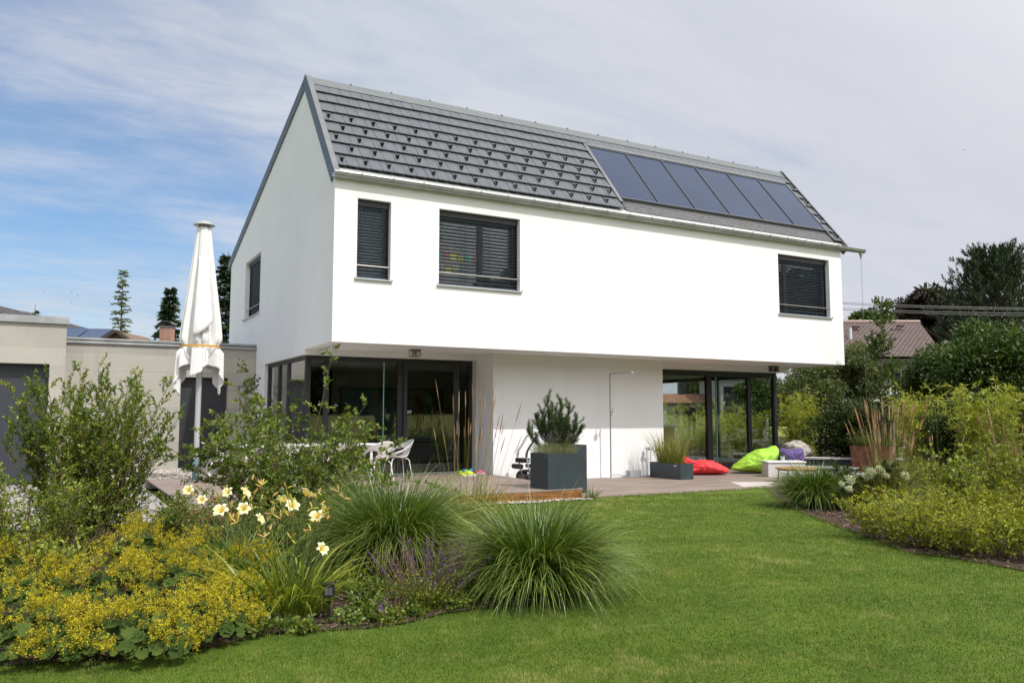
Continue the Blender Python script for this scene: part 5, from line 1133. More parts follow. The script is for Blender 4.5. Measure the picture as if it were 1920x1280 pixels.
# ---------------------------------------------------------------- lady's mantle: scalloped leaves and foamy yellow flowers
def mantle(c, R_, H_, seed, lb, fdens=1.0):
    rg = np.random.default_rng(seed); c = np.array(c, float); t = thing('lady_mantle', lb, 'flowering plant', c, group='yellow lady mantle clumps')
    n = 95; a = rg.random(n)*6.28; k = np.sqrt(rg.random(n)); ctr = c+np.stack([R_*k*np.cos(a), R_*k*np.sin(a), H_*(.30+.55*(1-k**2)*rg.random(n)**.4)], 1)
    m = 27; th = np.linspace(0, 2*np.pi, m, endpoint=False); rr = 1+.10*np.cos(9*th)-.55*np.exp(-((th-np.pi)/.16)**2)-.05*np.abs(np.sin(9*th)); size = .030+.026*rg.random(n)
    nn = nrm(np.stack([.7*k*np.cos(a), .7*k*np.sin(a), np.ones(n)*.9], 1)+rg.normal(0, .25, (n, 3))+np.array([-.10, -.25, 0])); u = nrm(np.cross(nn, rg.normal(0, 1, (n, 3)))); v = np.cross(nn, u)
    ring = ctr[:, None]+(u[:, None]*(np.cos(th)*rr)[None, :, None]+v[:, None]*(np.sin(th)*rr)[None, :, None])*size[:, None, None]+nn[:, None]*(.22*size[:, None]*(.5+.5*np.cos(9*th))[None])[..., None]
    mid = ctr[:, None]+.5*(ring-ctr[:, None])+nn[:, None]*(-.04*size[:, None]+.10*size[:, None]*np.cos(9*th)[None])[..., None]
    cc = (ctr-nn*size[:, None]*.28)[:, None]; V = np.concatenate([ring, mid, cc], 1); b = (np.arange(n)*(2*m+1))[:, None, None]; i = np.arange(m); j = (i+1) % m
    F1 = (np.stack([i, j, m+j, m+i], 1)[None]+b).reshape(-1, 4); F2 = (np.stack([m+i, m+j, np.full(m, 2*m), np.full(m, 2*m)], 1)[None]+b).reshape(-1, 4)
    F2t = F2[:, :3]
    o1 = np.concatenate([F1[:, [0, 1, 2]], F1[:, [0, 2, 3]], F2t]); T = np.concatenate([np.repeat(rg.random(n), m)]*3)
    np_mesh('leaves', V.reshape(-1, 3), o1, LM_ALCH, t, tint=T, smooth=True)
    ns = int(34*fdens); a = rg.random(ns)*6.28; k = np.sqrt(rg.random(ns)); tip = c+np.stack([R_*1.24*k*np.cos(a), R_*1.24*k*np.sin(a), H_*(.42+.72*(1-k**2.2)+.10*rg.normal(size=ns))], 1); tip[:, 2] = np.maximum(tip[:, 2], .05)
    s = np.linspace(0, 1, 7)[None, :, None]; b0 = (c+np.array([0, 0, .02]))[None, None]; P = b0*(1-s)**2+2*s*(1-s)*((c+np.array([0, 0, H_*.7]))*.5+tip*.5)[:, None]+s*s*tip[:, None]
    np_mesh('flower_stems', *tubes(P, .0022, .0014)[:2], M_STEMG, t)
    Q = np.repeat(tip, 17, 0); Q = Q+nrm(rg.normal(0, 1, Q.shape))*(.070*rg.random((len(Q), 1))**.45)*np.array([1, 1, .85])
    flower_cloud(Q, .017, 12, .0108, LM_ALCHF, 'flowers', t, rg)
MN = [((25, 1238), .36, .34), ((150, 1232), .33, .30), ((275, 1232), .34, .32), ((375, 1205), .30, .30), ((440, 1170), .28, .30), ((75, 1165), .36, .36), ((210, 1150), .36, .40), ((330, 1135), .36, .40), ((470, 1110), .26, .34), ((265, 1080), .34, .46), ((400, 1078), .30, .36), ((20, 1110), .34, .36)]
LBM = ['at the lower left corner', 'next to the lower left corner clump', 'in the front row, third from the left', 'hanging lowest over the lawn edge', 'nearest to the daylily beside the lawn', 'in the second row at the left', 'in the middle of the mass',
       'between the middle and the daylilies', 'just left of the daylily leaves', 'topmost, in front of the left shrub', 'at the back below the daylily flowers', 'at the left edge below the golden shrub']
for i, ((px, py), R_, H_) in enumerate(MN): mantle(gp(px, py), R_, H_, 40+i, 'yellow flowering lady mantle clump '+LBM[i], fdens=[.8, 1.1, 1.15, 1.2, 1.1, .8, 1.1, 1.3, 1, 1.3, 1, .7][i])

# ---------------------------------------------------------------- salvia
def salvia(c, seed, lb, n=70, R_=.30, H_=.42):
    rg = np.random.default_rng(seed); c = np.array(c, float); t = thing('salvia', lb, 'flowering plant', c, group='purple salvias')
    a = rg.random(n)*6.28; k = np.sqrt(rg.random(n)); D = np.stack([.9*k*np.cos(a), .9*k*np.sin(a), np.ones(n)], 1); P = c+np.stack([.5*R_*k*np.cos(a), .5*R_*k*np.sin(a), 0*a], 1)
    S, Dr = curves(P, D, H_*(.7+.5*rg.random(n)), 8, .05, .08, rg); np_mesh('stems', *tubes(S, .0022, .0014)[:2], simple('salvia_stem', (.15, .10, .06), .7), t)
    LP, LD, li, lt = along(S, Dr, 26, .02, .5, rg); V, Fc, T = leaves(LP+rg.normal(0, .02, LP.shape), LD+nrm(rg.normal(0, 1, LP.shape)), .030, .013, rg); np_mesh('leaves', V, Fc, LM_SHRUB, t, tint=T)
    FP, FD, fi, ft = along(S, Dr, 34, .5, 1.0, rg); bright = (rg.random(n) > .62)[fi]; T = np.where(bright & (ft > .62), .75+.25*rg.random(len(fi)), .45*rg.random(len(fi)))
    V, Fc, T = leaves(FP, FD*.6+nrm(rg.normal(0, 1, FP.shape)), .012, .006, rg, T=T); np_mesh('flower_spikes', V, Fc, LM_SAL, t, tint=T)
salvia(gp(798, 1136), 61, 'purple salvia clump between the two fountain grass mounds', n=140, R_=.36, H_=.52)
salvia(gp(872, 1105), 62, 'small purple salvia squeezed beside the right fountain grass', n=30, R_=.2, H_=.4)
salvia(gp(742, 1170), 63, 'tiny low salvia at the lawn edge below the bigger purple one', n=16, R_=.14, H_=.2)

# ---------------------------------------------------------------- shrubs
def shrub(name, lb, cat, c, seed, grp=None, **k):
    t = thing(name, lb, cat, c, group=grp); twigged(t, c, rg=np.random.default_rng(seed), **k); return t
c = gp(165, 1040)
shrub('leafy_shrub', 'tall leafy green shrub with upright shoots in front of the garage door', 'shrub', c, 71, height=1.95, spread=.37, nstem=54, ntwig=24, nleaf=25, twigL=.33, leafL=.044, leafW=.019, lm=LM_SHRUB, sm=M_STEM, grav=.25, tgrav=-.25, t0=.12, upr=.8, basr=.35, tipup=.3)
shrub('leafy_shrub', 'lower leafy shrub at the left edge of the bed beneath the tall one', 'shrub', gp(35, 1085), 72, height=1.05, spread=.6, nstem=40, ntwig=17, nleaf=15, twigL=.26, leafL=.040, leafW=.018, lm=LM_SHRUB, sm=M_STEM, grav=.3, t0=.08, basr=.35)
shrub('leafy_shrub', 'small leafy shrub between the tall left shrub and the arching one', 'shrub', gp(285, 1050), 73, height=.7, spread=.5, nstem=28, ntwig=15, nleaf=14, twigL=.26, leafL=.038, leafW=.016, lm=LM_SHRUB, sm=M_STEM, grav=.25, t0=.05, basr=.3)
shrub('arching_shrub', 'big arching shrub with loose branches in front of the garden table', 'shrub', gp(540, 1020), 74, height=1.68, spread=.62, nstem=36, ntwig=20, nleaf=18, twigL=.32, leafL=.056, leafW=.030, lm=LM_ARCH, sm=M_STEM, grav=.75, tgrav=.35, t0=.18, upr=.7, basr=.22)
tw=bpy.data.objects['arching_shrub']; twigged(tw, gp(540, 1020), rg=np.random.default_rng(7), height=2.35, spread=.72, nstem=15, ntwig=17, nleaf=15, twigL=.26, leafL=.056, leafW=.030, lm=LM_ARCH, sm=M_STEM, grav=1.0, tgrav=.3, t0=.25, upr=.8, basr=.2)
shrub('leafy_shrub', 'low dense green shrub filling the bed under the arching one', 'shrub', gp(470, 1055), 75, height=.85, spread=.8, nstem=46, ntwig=17, nleaf=15, twigL=.26, leafL=.040, leafW=.018, lm=LM_ARCH, sm=M_STEM, grav=.5, t0=.05, basr=.35)
shrub('leafy_shrub', 'low dense green shrub behind the large fountain grass', 'shrub', gp(640, 1020), 76, height=.8, spread=.7, nstem=36, ntwig=16, nleaf=14, twigL=.26, leafL=.045, leafW=.022, lm=LM_ARCH, sm=M_STEM, grav=.5, t0=.05, basr=.3)
shrub('golden_shrub', 'low shrub with bright yellow-green leaves above the mantle flowers at the left', 'shrub', gp(95, 1115), 77, height=.55, spread=.75, nstem=26, ntwig=9, nleaf=8, twigL=.20, leafL=.040, leafW=.026, lm=LM_YG, sm=M_STEM, grav=.4, t0=.15, basr=.2)
shrub('climbing_shrub', 'shrub with a few leafy branches growing up beside the house corner and wall lamp', 'shrub', (-.45, 3.3, .2), 78, height=2.5, spread=.35, nstem=9, ntwig=11, nleaf=13, twigL=.42, leafL=.085, leafW=.045, lm=LM_ARCH, sm=M_STEM, grav=.25, t0=.25, basr=.15)
for i, (px, py, h, lb) in enumerate(((672, 1112, .20, 'low leafy cranesbill tuft behind the spike light'), (700, 1125, .20, 'low leafy tuft under the fountain grass beside the mulch'), (715, 1165, .12, 'tiny leafy tuft at the lawn edge left of the low salvia'), (490, 1190, .14, 'small leafy tuft at the foot of the daylily'), (560, 1184, .08, 'low leafy tuft on the mulch in front of the daylily leaves'), (662, 1170, .10, 'low leafy tuft between the spike light and the lawn'), (690, 1150, .17, 'leafy tuft in the middle of the open mulch'), (775, 1154, .07, 'leafy tuft in front of the purple salvia'), (850, 1140, .07, 'leafy tuft at the right foot of the purple salvia'), (905, 1130, .15, 'leafy tuft at the left foot of the right fountain grass'))):
    shrub('leafy_tuft', lb, 'plant', gp(px, py), 80+i, grp='low leafy tufts', height=h, spread=.9, nstem=26, ntwig=3, nleaf=6, twigL=.07, leafL=.035, leafW=.024, lm=LM_YG if i == 0 else LM_ARCH, sm=M_STEMG, grav=.3, t0=.4, basr=.10, stem_r=.003)
# right bed
def bedpt(px, py, k=0): return gp(px, py)
SP = [((1668, 1008), 'at its left end beside the mulch'), ((1735, 1024), 'second from its left end'), ((1805, 1036), 'third from its left end'), ((1880, 1046), 'running out of the photo at the right'), ((1790, 990), 'in the back row below the bright leafy shrub'), ((1870, 992), 'in the back row at the right edge')]
for i, (p, lb) in enumerate(SP):
    shrub('spirea', 'yellow-green spirea mound of the lawn-side row, '+lb, 'shrub', gp(*p), 90+i, grp='spirea row along the right lawn edge', height=.64, spread=.88, nstem=54, ntwig=11, nleaf=13, twigL=.15, leafL=.030, leafW=.017, lm=LM_SPI, sm=M_STEM, grav=.35, t0=.12, basr=.28, stem_r=.005)
shrub('leafy_shrub', 'bright green shrub with large leaves behind the spirea row', 'shrub', gp(1835, 975), 101, height=1.12, spread=.55, nstem=34, ntwig=12, nleaf=10, twigL=.28, leafL=.065, leafW=.042, lm=LM_YG, sm=M_STEM, grav=.3, t0=.12, basr=.4)
shrub('leafy_shrub', 'fine leaved green shrub at the right edge among the tan spikes', 'shrub', gp(1925, 965), 102, height=1.5, spread=.5, nstem=34, ntwig=14, nleaf=13, twigL=.28, leafL=.034, leafW=.014, lm=LM_SHRUB, sm=M_STEM, grav=.25, t0=.1, basr=.4)
shrub('leafy_shrub', 'low green shrub between the tan feather grass and the bright shrub', 'shrub', gp(1745, 955), 103, height=.8, spread=.7, nstem=26, ntwig=12, nleaf=12, twigL=.25, leafL=.045, leafW=.02, lm=LM_SHRUB, sm=M_STEM, grav=.35, t0=.05, basr=.4)
t = shrub('hydrangea', 'dark leaved hydrangea with creamy white flower heads beside the fountain grass', 'hydrangea', gp(1630, 955), 104, height=.78, spread=.75, nstem=26, ntwig=9, nleaf=8, twigL=.2, leafL=.095, leafW=.06, lm=LM_DARK, sm=M_STEM, grav=.3, t0=.15, basr=.2)
dd = float((np.array(gp(1630, 955))-CAM)@_F)
for (x, y, r_) in ((1594, 900, .085), (1592, 916, .06), (1578, 908, .05), (1632, 885, .085), (1650, 882, .075), (1626, 893, .06), (1648, 878, .05), (1697, 892, .07), (1662, 892, .05)):
    rg = np.random.default_rng(int(x*7+y)); flower_cloud(at(x, y, dd-.62+.2*rg.random())[None], r_, 330, .022, LM_HYD, 'flower_head', t, rg, squash=1.0)
for (px, py, n, lb) in ((1705, 925, 600, 'grassy green tuft in front of the smaller boulder'),):
    rg = np.random.default_rng(px); c = gp(px, py); t = thing('grass_tuft', lb, 'ornamental grass', c); A = blades(c, n, (.5, .95), .35, (.02, .6), (.2, 1.2), .009, 7, rg); np_mesh('blades', A[0], A[1], LM_REED, t, tint=A[2]*.6)

# plants in the planters
def in_planter(c, z): return (c[0], c[1], z)
rg = np.random.default_rng(120); c = np.array([3.505, -2.53, .78])
t = thing('lavender', 'grey-green lavender filling the front planter', 'lavender', c)
n = 900; P = c+np.stack([.62*(rg.random(n)-.5), .58*(rg.random(n)-.5), np.zeros(n)], 1); Vs = []
D = nrm((P-c)*np.array([1.3, 1.3, 0])+rg.normal(0, .16, (n, 3))+np.array([0, 0, .9])); S, Dr = curves(P, D, .16+.12*rg.random(n), 5, .1, .1, rg)
LP, LD, li, lt = along(S, Dr, 18, .05, 1, rg); V, Fc, T = leaves(LP, LD+.8*nrm(rg.normal(0, 1, LP.shape)), .030, .0035, rg, fold=.1); np_mesh('leaves', V, Fc, LM_LAV, t, tint=T)
n = 190; P = c+np.stack([.55*(rg.random(n)-.5), .5*(rg.random(n)-.5), .12+np.zeros(n)], 1); D = nrm((P-c)*np.array([1.5, 1.5, 0])+rg.normal(0, .14, (n, 3))+np.array([-.1, 0, .9])); S, Dr = curves(P, D, .20+.16*rg.random(n), 6, .1, .05, rg)
np_mesh('flower_stems', *tubes(S, .0014, .0010)[:2], MATS['green_stem'], t); LP, LD, li, lt = along(S, Dr, 16, .78, 1.0, rg); V, Fc, T = leaves(LP, LD+.7*nrm(rg.normal(0, 1, LP.shape)), .014, .008, rg); np_mesh('flowers', V, Fc, LM_LAVF, t, tint=T)
t = thing('dwarf_pine', 'dwarf mountain pine with upright shoots in the front planter', 'pine', (3.62, -2.42, .75))
dpl = float((np.array([3.6, -2.45, 1])-CAM)@_F)
b0 = np.array([3.60, -2.42, .76]); tips = [(1026, 742), (1052, 749), (1068, 756), (1004, 777), (1042, 785), (1081, 785), (1088, 803), (990, 805), (1020, 800), (1060, 800), (1034, 765), (1016, 770), (1074, 812), (1050, 775), (1040, 800), (1050, 795), (1030, 790), (1066, 790)]
pp = []; 
for (x, y) in tips:
    tp = at(x, y, dpl+rg.normal(0, .12)); s = np.linspace(0, 1, 9)[:, None]; mid = np.array([tp[0]*.75+b0[0]*.25, tp[1]*.75+b0[1]*.25, b0[2]+(tp[2]-b0[2])*.38]); pp.append((1-s)**2*b0+2*s*(1-s)*mid+s*s*tp)
pp = np.stack(pp); np_mesh('branches', *tubes(pp, .020, .005)[:2], M_BARK, t); dr = nrm(np.gradient(pp, axis=1))
Tp, Td, ti, tt = along(pp, dr, 12, .32, .98, rg); Q, QD = curves(Tp, nrm(Td*.8+nrm(rg.normal(0, 1, Tp.shape))*.95+np.array([0, 0, .45])), .10+.14*rg.random(len(Tp)), 5, -.5, .1, rg)
np_mesh('twigs', *tubes(Q, .006, .003)[:2], M_BARK, t)
L1 = along(pp, dr, 700, .50, 1.0, rg); L2 = along(Q, QD, 150, .1, 1.0, rg); LP = np.concatenate([L1[0], L2[0]]); LD = np.concatenate([L1[1], L2[1]])
V, Fc, T = leaves(LP, LD*.9+nrm(rg.normal(0, 1, LP.shape))*.85, .062, .0052, rg, fold=.05, T=np.clip(np.concatenate([L1[3], .3+.7*L2[3]])*.7+.3*rg.random(len(LP)), 0, 1))
np_mesh('needles', V, Fc, LM_PINE, t, tint=T)
c = (8.60, .15, .34); rg = np.random.default_rng(122); t = thing('striped_grass', 'upright striped grass growing in the low terrace planter', 'ornamental grass', c)
Gs = [blades((8.60, .5, .34), 190, (.5, 1.0), .16, (.0, .38), (.1, .9), .011, 8, rg)[:3], blades((8.60, -.02, .34), 190, (.4, .95), .16, (.0, .38), (.1, .8), .011, 8, rg)[:3], blades((8.6, .25, .34), 60, (.7, 1.1), .2, (.2, .7), (.3, 1.3), .009, 8, rg)[:3]]
V, Fc, T = cat_geo(Gs); np_mesh('blades', V, Fc, LM_REED, t, tint=T)
rg = np.random.default_rng(123); c = (8.05, 1.0, .17); t = thing('dry_sprigs', 'thin grey dry sprigs in the small grey pot', 'plant', c); A = blades(c, 12, (.25, .62), .04, (.0, .35), (.0, .4), .006, 6, rg); np_mesh('sprigs', A[0], A[1], simple('dry_grey', (.25, .22, .22), .8), t)
rg = np.random.default_rng(124); c = (float(p4c[0]), float(p4c[1]), .62); t = thing('planter_grass', 'green grass in the rusty planter', 'ornamental grass', c); A = blades(c, 500, (.35, .75), .4, (.0, .6), (.3, 1.6), .010, 7, rg); np_mesh('blades', A[0], A[1], LM_REED, t, tint=A[2]*.5)
ht, hq = HERB; rg = np.random.default_rng(125); n = 260; P = hq+np.array([0, 0, .12])+rg.normal(0, .03, (n, 3))*np.array([1.3, 1.3, .6]); V, Fc, T = leaves(P, rg.normal(0, 1, (n, 3))+np.array([0, 0, .5]), .03, .016, rg); np_mesh('leaves', V, Fc, LM_DARK, ht, tint=T)
rg = np.random.default_rng(126); c = (4.05, -2.95, 0); t = thing('grass_tuft', 'small weed tuft at the corner of the deck', 'ornamental grass', c); A = blades(c, 90, (.12, .34), .08, (.1, .8), (.2, 1.0), .009, 5, rg); np_mesh('blades', A[0], A[1], LM_FOUN, t, tint=A[2])

# ---------------------------------------------------------------- background trees and houses
def crown_np(ctr, rad, nl, n, L_, rg, lobe=(.30, .5), flat=.75):
    ctr = np.array(ctr, float); rad = np.array(rad, float); d = nrm(rg.normal(0, 1, (nl, 3))); C_ = ctr+d*rad*(.25+.62*rg.random((nl, 1))**.6); R_ = (lobe[0]+(lobe[1]-lobe[0])*rg.random(nl))*rad.min()
    li = rg.integers(0, nl, n); dd = nrm(rg.normal(0, 1, (n, 3))); P = C_[li]+dd*(R_[li]*(.35+.75*rg.random(n)**.55))[:, None]*np.array([1.15, 1.15, flat])
    T = np.clip(rg.random(nl)[li]*.35+.65*rg.random(n), 0, 1); D = nrm(dd+rg.normal(0, .8, (n, 3))+np.array([0, 0, -.15]))
    return P, D, T, C_
def tree(name, lb, cat, base, ctr, rad, n, L_, lm, seed, nl=40, Wf=.6, grp=None, trunk=.14, lobe=(.30, .5)):
    rg = np.random.default_rng(seed); base = np.array(base, float); ctr = np.array(ctr, float); t = thing(name, lb, cat, base, group=grp)
    P, D, T, C_ = crown_np(ctr, rad, nl, n, L_, rg, lobe); V, Fc, T = leaves(P, D, L_, L_*Wf, rg, T=T); np_mesh('crown', V, Fc, lm, t, tint=T)
    fork = base*.35+np.array([ctr[0], ctr[1], ctr[2]-rad[2]*.5])*.65; s = np.linspace(0, 1, 8)[:, None]; A = [tubes((base*(1-s)+fork*s+np.array([.04, .03, 0])*np.sin(s*4))[None], trunk, trunk*.6)]
    q = C_[::2]; mid = (fork+q)/2+np.array([0, 0, -.05*rad[2]]); pts = (1-s)[None]**2*fork+2*s[None]*(1-s)[None]*mid[:, None]+s[None]**2*q[:, None]; A.append(tubes(pts, trunk*.4, trunk*.06))
    V, Fc, _ = cat_geo(A); np_mesh('trunk', V, Fc, M_BARK, t, smooth=True); return t
def tree_px(name, lb, cat, px, py, dist, wpx, hpx, n, L_, lm, seed, **k):
    """crown centred on the line of sight at a real distance, standing on the ground"""
    c = at(px, py, dist); s = dist/F_PX; return tree(name, lb, cat, (c[0], c[1], -.02), c, (wpx*s, wpx*s, hpx*s), n, L_, lm, seed, **k)
def conifer(lb, px, top_py, dist, wpx, lm, seed, n=5200, dens=1.0, L_=.22, z0=.6, name='conifer', grp=None, whorl=.33, droop=.35):
    rg = np.random.default_rng(seed); tip = at(px, top_py, dist); H_ = tip[2]; base = np.array([tip[0], tip[1], -.02]); t = thing(name, lb, 'conifer', base, group=grp); R_ = wpx*dist/F_PX
    zz = np.arange(z0, H_-.15, whorl); per = 7; az = []; P = []; Ln = []
    for z in zz:
        f = 1-z/H_; k = int(per*dens)+rg.integers(0, 3); a = rg.random()*6.28+np.arange(k)*6.28/k+rg.normal(0, .25, k); az += list(a); P += [(tip[0], tip[1], z+rg.normal(0, .08)) for _ in a]; Ln += list(R_*(f**.75)*(.65+.5*rg.random(k))+.10)
    az = np.array(az); P = np.array(P); Ln = np.array(Ln); D = np.stack([np.cos(az), np.sin(az), .35+.25*rg.random(len(az))], 1); S, Dr = curves(P, D, Ln, 6, droop*1.6, .10, rg); Dr[:, -1] = Dr[:, -2]
    m = max(6, int(n/len(az))); LP, LD, li, lt = along(S, Dr, m, .05, 1.0, rg); side = nrm(np.cross(LD, [0, 0, 1.0]))*np.where(rg.random(len(LP)) > .5, 1, -1)[:, None]
    V, Fc, T = leaves(LP, LD*.6+side*.9*rg.random((len(LP), 1))+np.array([0, 0, -.25])+rg.normal(0, .25, LP.shape), L_, L_*.32, rg, fold=.1); np_mesh('crown', V, Fc, lm, t, tint=T)
    s = np.linspace(0, 1, 8)[None, :, None]; np_mesh('trunk', *cat_geo([tubes(base*(1-s)+tip*s, .035+.012*H_, .012), tubes(S, .02, .006)])[:2], M_BARK, t, smooth=True); return t
conifer('thin light green larch standing alone against the sky above the garage roofs', 231, 505, 44, 36, LM_LARCH, 201, n=3400, dens=.8, L_=.20, name='larch', whorl=.36)
conifer('dark spruce behind the brick chimney, left of the parasol', 320, 541, 46, 52, LM_NEED, 202, n=9000, L_=.30, name='spruce')
conifer('dark spruce between the parasol and the house gable', 428, 470, 50, 66, LM_NEED, 203, n=13000, L_=.34, name='spruce')
conifer('small spruce tip above the garage roof edge at the far left', 66, 570, 36, 12, LM_LARCH, 204, n=700, dens=.6, L_=.12, name='young_spruce', z0=5.0)
# right-hand garden: near shrubs first
def bush(name, lb, px, py, dist, wpx, hpx, n, L_, lm, seed, W_=.5, grp=None, nl=26, up=.3):
    rg = np.random.default_rng(seed); c = at(px, py, dist); s = dist/F_PX; t = thing(name, lb, 'shrub' if name != 'bamboo' else 'bamboo', (c[0], c[1], 0), group=grp)
    rad = np.array([wpx*s, wpx*s, hpx*s]); P, D, T, C_ = crown_np(c, rad, nl, n, L_, rg, (.34, .6), flat=.9); P[:, 2] = np.abs(P[:, 2])+.02
    V, Fc, T = leaves(P, D+np.array([0, 0, up]), L_, L_*W_, rg, T=T); np_mesh('foliage', V, Fc, lm, t, tint=T)
    k = len(C_); b = np.array([c[0], c[1], 0])+rg.normal(0, .12, (k, 3))*np.array([1, 1, 0]); ss = np.linspace(0, 1, 6)[None, :, None]; mid = b*.5+C_*.5; mid[:, :2] = b[:, :2]*.7+C_[:, :2]*.3
    np_mesh('stems', *tubes((1-ss)**2*b[:, None]+2*ss*(1-ss)*mid[:, None]+ss**2*C_[:, None], .012, .005)[:2], M_STEM, t); return t
def bamboo(lb, px, base_dist, top_py, wpx, seed, n=60, grp='bamboo clumps'):
    rg = np.random.default_rng(seed); b = at(px, 782, base_dist); h = at(px, top_py, base_dist)[2]; c = (float(b[0]), float(b[1]), 0.0); t = thing('bamboo', lb, 'bamboo', c, group=grp)
    sp = wpx*base_dist/F_PX; twigged(t, c, height=h*1.12, spread=sp/h*1.25, nstem=n, ntwig=14, nleaf=11, twigL=.42, leafL=.13, leafW=.021, lm=LM_BAM, sm=MATS['green_stem'], rg=rg, grav=.35, tgrav=.6, t0=.12, basr=sp*.45, stem_r=.008)
bamboo('yellow-green bamboo clump beside the corner glazing and the large boulder', 1500, 27.6, 750, 26, 211, n=54)
bamboo('yellow-green bamboo clump behind the staked young tree', 1722, 20, 744, 28, 212, n=36)
bamboo('yellow-green bamboo clump at the right with feathery tops', 1852, 17.5, 735, 36, 213, n=44)
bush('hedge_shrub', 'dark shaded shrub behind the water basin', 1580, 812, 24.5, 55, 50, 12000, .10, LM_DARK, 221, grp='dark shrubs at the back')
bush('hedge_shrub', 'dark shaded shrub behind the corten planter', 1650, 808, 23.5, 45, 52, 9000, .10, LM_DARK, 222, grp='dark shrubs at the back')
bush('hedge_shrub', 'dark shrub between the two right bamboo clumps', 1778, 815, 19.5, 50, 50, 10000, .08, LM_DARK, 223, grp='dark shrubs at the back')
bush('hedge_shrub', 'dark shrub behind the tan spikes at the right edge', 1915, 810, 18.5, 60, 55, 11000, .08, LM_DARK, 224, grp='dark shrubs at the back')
tree_px('willow', 'olive green bushy willow under the overhang end of the house', 'tree', 1535, 730, 29.5, 75, 52, 24000, .13, LM_TREE2, 231, Wf=.32, nl=60, trunk=.10)
tree_px('olive_tree', 'olive green small tree in front of the neighbour house wall', 'tree', 1605, 700, 29, 42, 58, 11000, .13, LM_TREE2, 232, Wf=.4, nl=34, trunk=.08)
tree_px('broadleaf_tree', 'dense dark green tree right of the neighbour house', 'tree', 1765, 724, 29, 80, 72, 26000, .135, LM_TREE, 233, nl=64, grp='dark broadleaf trees')
tree_px('broadleaf_tree', 'taller dark green tree at the right edge of the photo', 'tree', 1872, 692, 26, 88, 98, 34000, .135, LM_TREE, 234, nl=80, grp='dark broadleaf trees')
tree_px('broadleaf_tree', 'dark foliage put in for the shade under the trees behind the right bamboo', 'tree', 1800, 780, 24, 110, 42, 12000, .15, LM_DARK, 235, nl=50, grp='dark broadleaf trees')  # dark leaf mass standing in for the shade below the two trees
tree_px('round_tree', 'green tree crown peeping over the neighbour roof', 'tree', 1622, 612, 56, 38, 34, 5000, .30, LM_TREE, 236, nl=24)
tree_px('copper_beech', 'dark purple leaved beech behind the neighbour house', 'tree', 1765, 592, 60, 78, 60, 15000, .34, LM_PURP, 237, nl=60, lobe=(.22, .4))
# big pine: tufted limbs
def big_pine():
    rg = np.random.default_rng(241); d = 52; c = at(1868, 590, d); s = d/F_PX; base = np.array([c[0], c[1], -.02]); t = thing('pine', 'large dark pine with tufted top towering at the right edge', 'pine', base)
    tip = at(1866, 484, d); zz = np.linspace(c[2]-4.5, tip[2]-.3, 30); P = []; D = []; Ln = []
    for z in zz:
        f = (tip[2]-z)/(tip[2]-zz[0]); k = 9
        for a in rg.random()*6.28+np.arange(k)*6.28/k: P.append((c[0], c[1], z)); D.append((math.cos(a), math.sin(a), .75+.5*rg.random())); Ln.append((.6+5.0*f**.6)*(.7+.4*rg.random()))
    S, Dr = curves(np.array(P), np.array(D), np.array(Ln), 7, .25, .12, rg); Tp, Td, ti, tt = along(S, Dr, 9, .35, 1.0, rg); Q, QD = curves(Tp, nrm(Td*.6+nrm(rg.normal(0, 1, Tp.shape))*.6+np.array([0, 0, .45])), .35+.3*rg.random(len(Tp)), 3, -.5, .1, rg)
    LP, LD, li, lt = along(Q, QD, 16, .2, 1.0, rg); V, Fc, T = leaves(LP, LD+.6*nrm(rg.normal(0, 1, LP.shape)), .26, .055, rg, fold=.05); np_mesh('crown', V, Fc, LM_NEED, t, tint=T)
    ss = np.linspace(0, 1, 8)[None, :, None]; np_mesh('trunk', *cat_geo([tubes(base*(1-ss)+tip*ss, .3, .04), tubes(S, .05, .012)])[:2], M_BARK, t, smooth=True)
big_pine()
# staked young tree
def young_tree():
    d = 22; b = at(1650, 782, d); base = np.array([b[0], b[1], 0.0]); t = thing('young_tree', 'slender young tree tied to wooden stakes in front of the neighbour roof', 'tree', base); rg = np.random.default_rng(251); top = at(1652, 572, d)
    s = np.linspace(0, 1, 12)[:, None]; tr = base*(1-s)+top*s+np.array([.03, .02, 0])*np.sin(s*7)
    n = 54; f = .28+.70*rg.random(n); P = base*(1-f[:, None])+top*f[:, None]; a = rg.random(n)*6.28; D = np.stack([np.cos(a), np.sin(a), .9+.5*rg.random(n)], 1); S, Dr = curves(P, D, (.95*(1.08-f)+.15)*(.6+.5*rg.random(n)), 6, .25, .12, rg)
    Tp, Td, ti, tt = along(S, Dr, 6, .2, 1, rg); Q, QD = curves(Tp, Td+.8*nrm(rg.normal(0, 1, Tp.shape)), .16+.14*rg.random(len(Tp)), 3, .2, .1, rg); LP, LD, li, lt = along(Q, QD, 11, .1, 1, rg)
    V, Fc, T = leaves(LP, LD+.9*nrm(rg.normal(0, 1, LP.shape)), .080, .055, rg); np_mesh('crown', V, Fc, LM_TREE, t, tint=T); np_mesh('trunk', *cat_geo([tubes(tr[None], .035, .008), tubes(S, .011, .003)])[:2], M_BARK, t, smooth=True)
    for (x, yt) in ((1639, 758), (1674, 756)):
        q = at(x, 782, d-.15); tp = at(x, yt, d-.15); mb = MB(); mb.tube([(q[0], q[1], -.01), (q[0], q[1], tp[2])], .035, 10); tag(mb.build('tree_stake', simple('stake_wood', (.20, .16, .12), .85, noise=.2), smooth=True), 'round wooden stake on the %s side of the slender young tree' % ('left' if x < 1650 else 'right'), 'stake', 'stakes of the young tree')
young_tree()

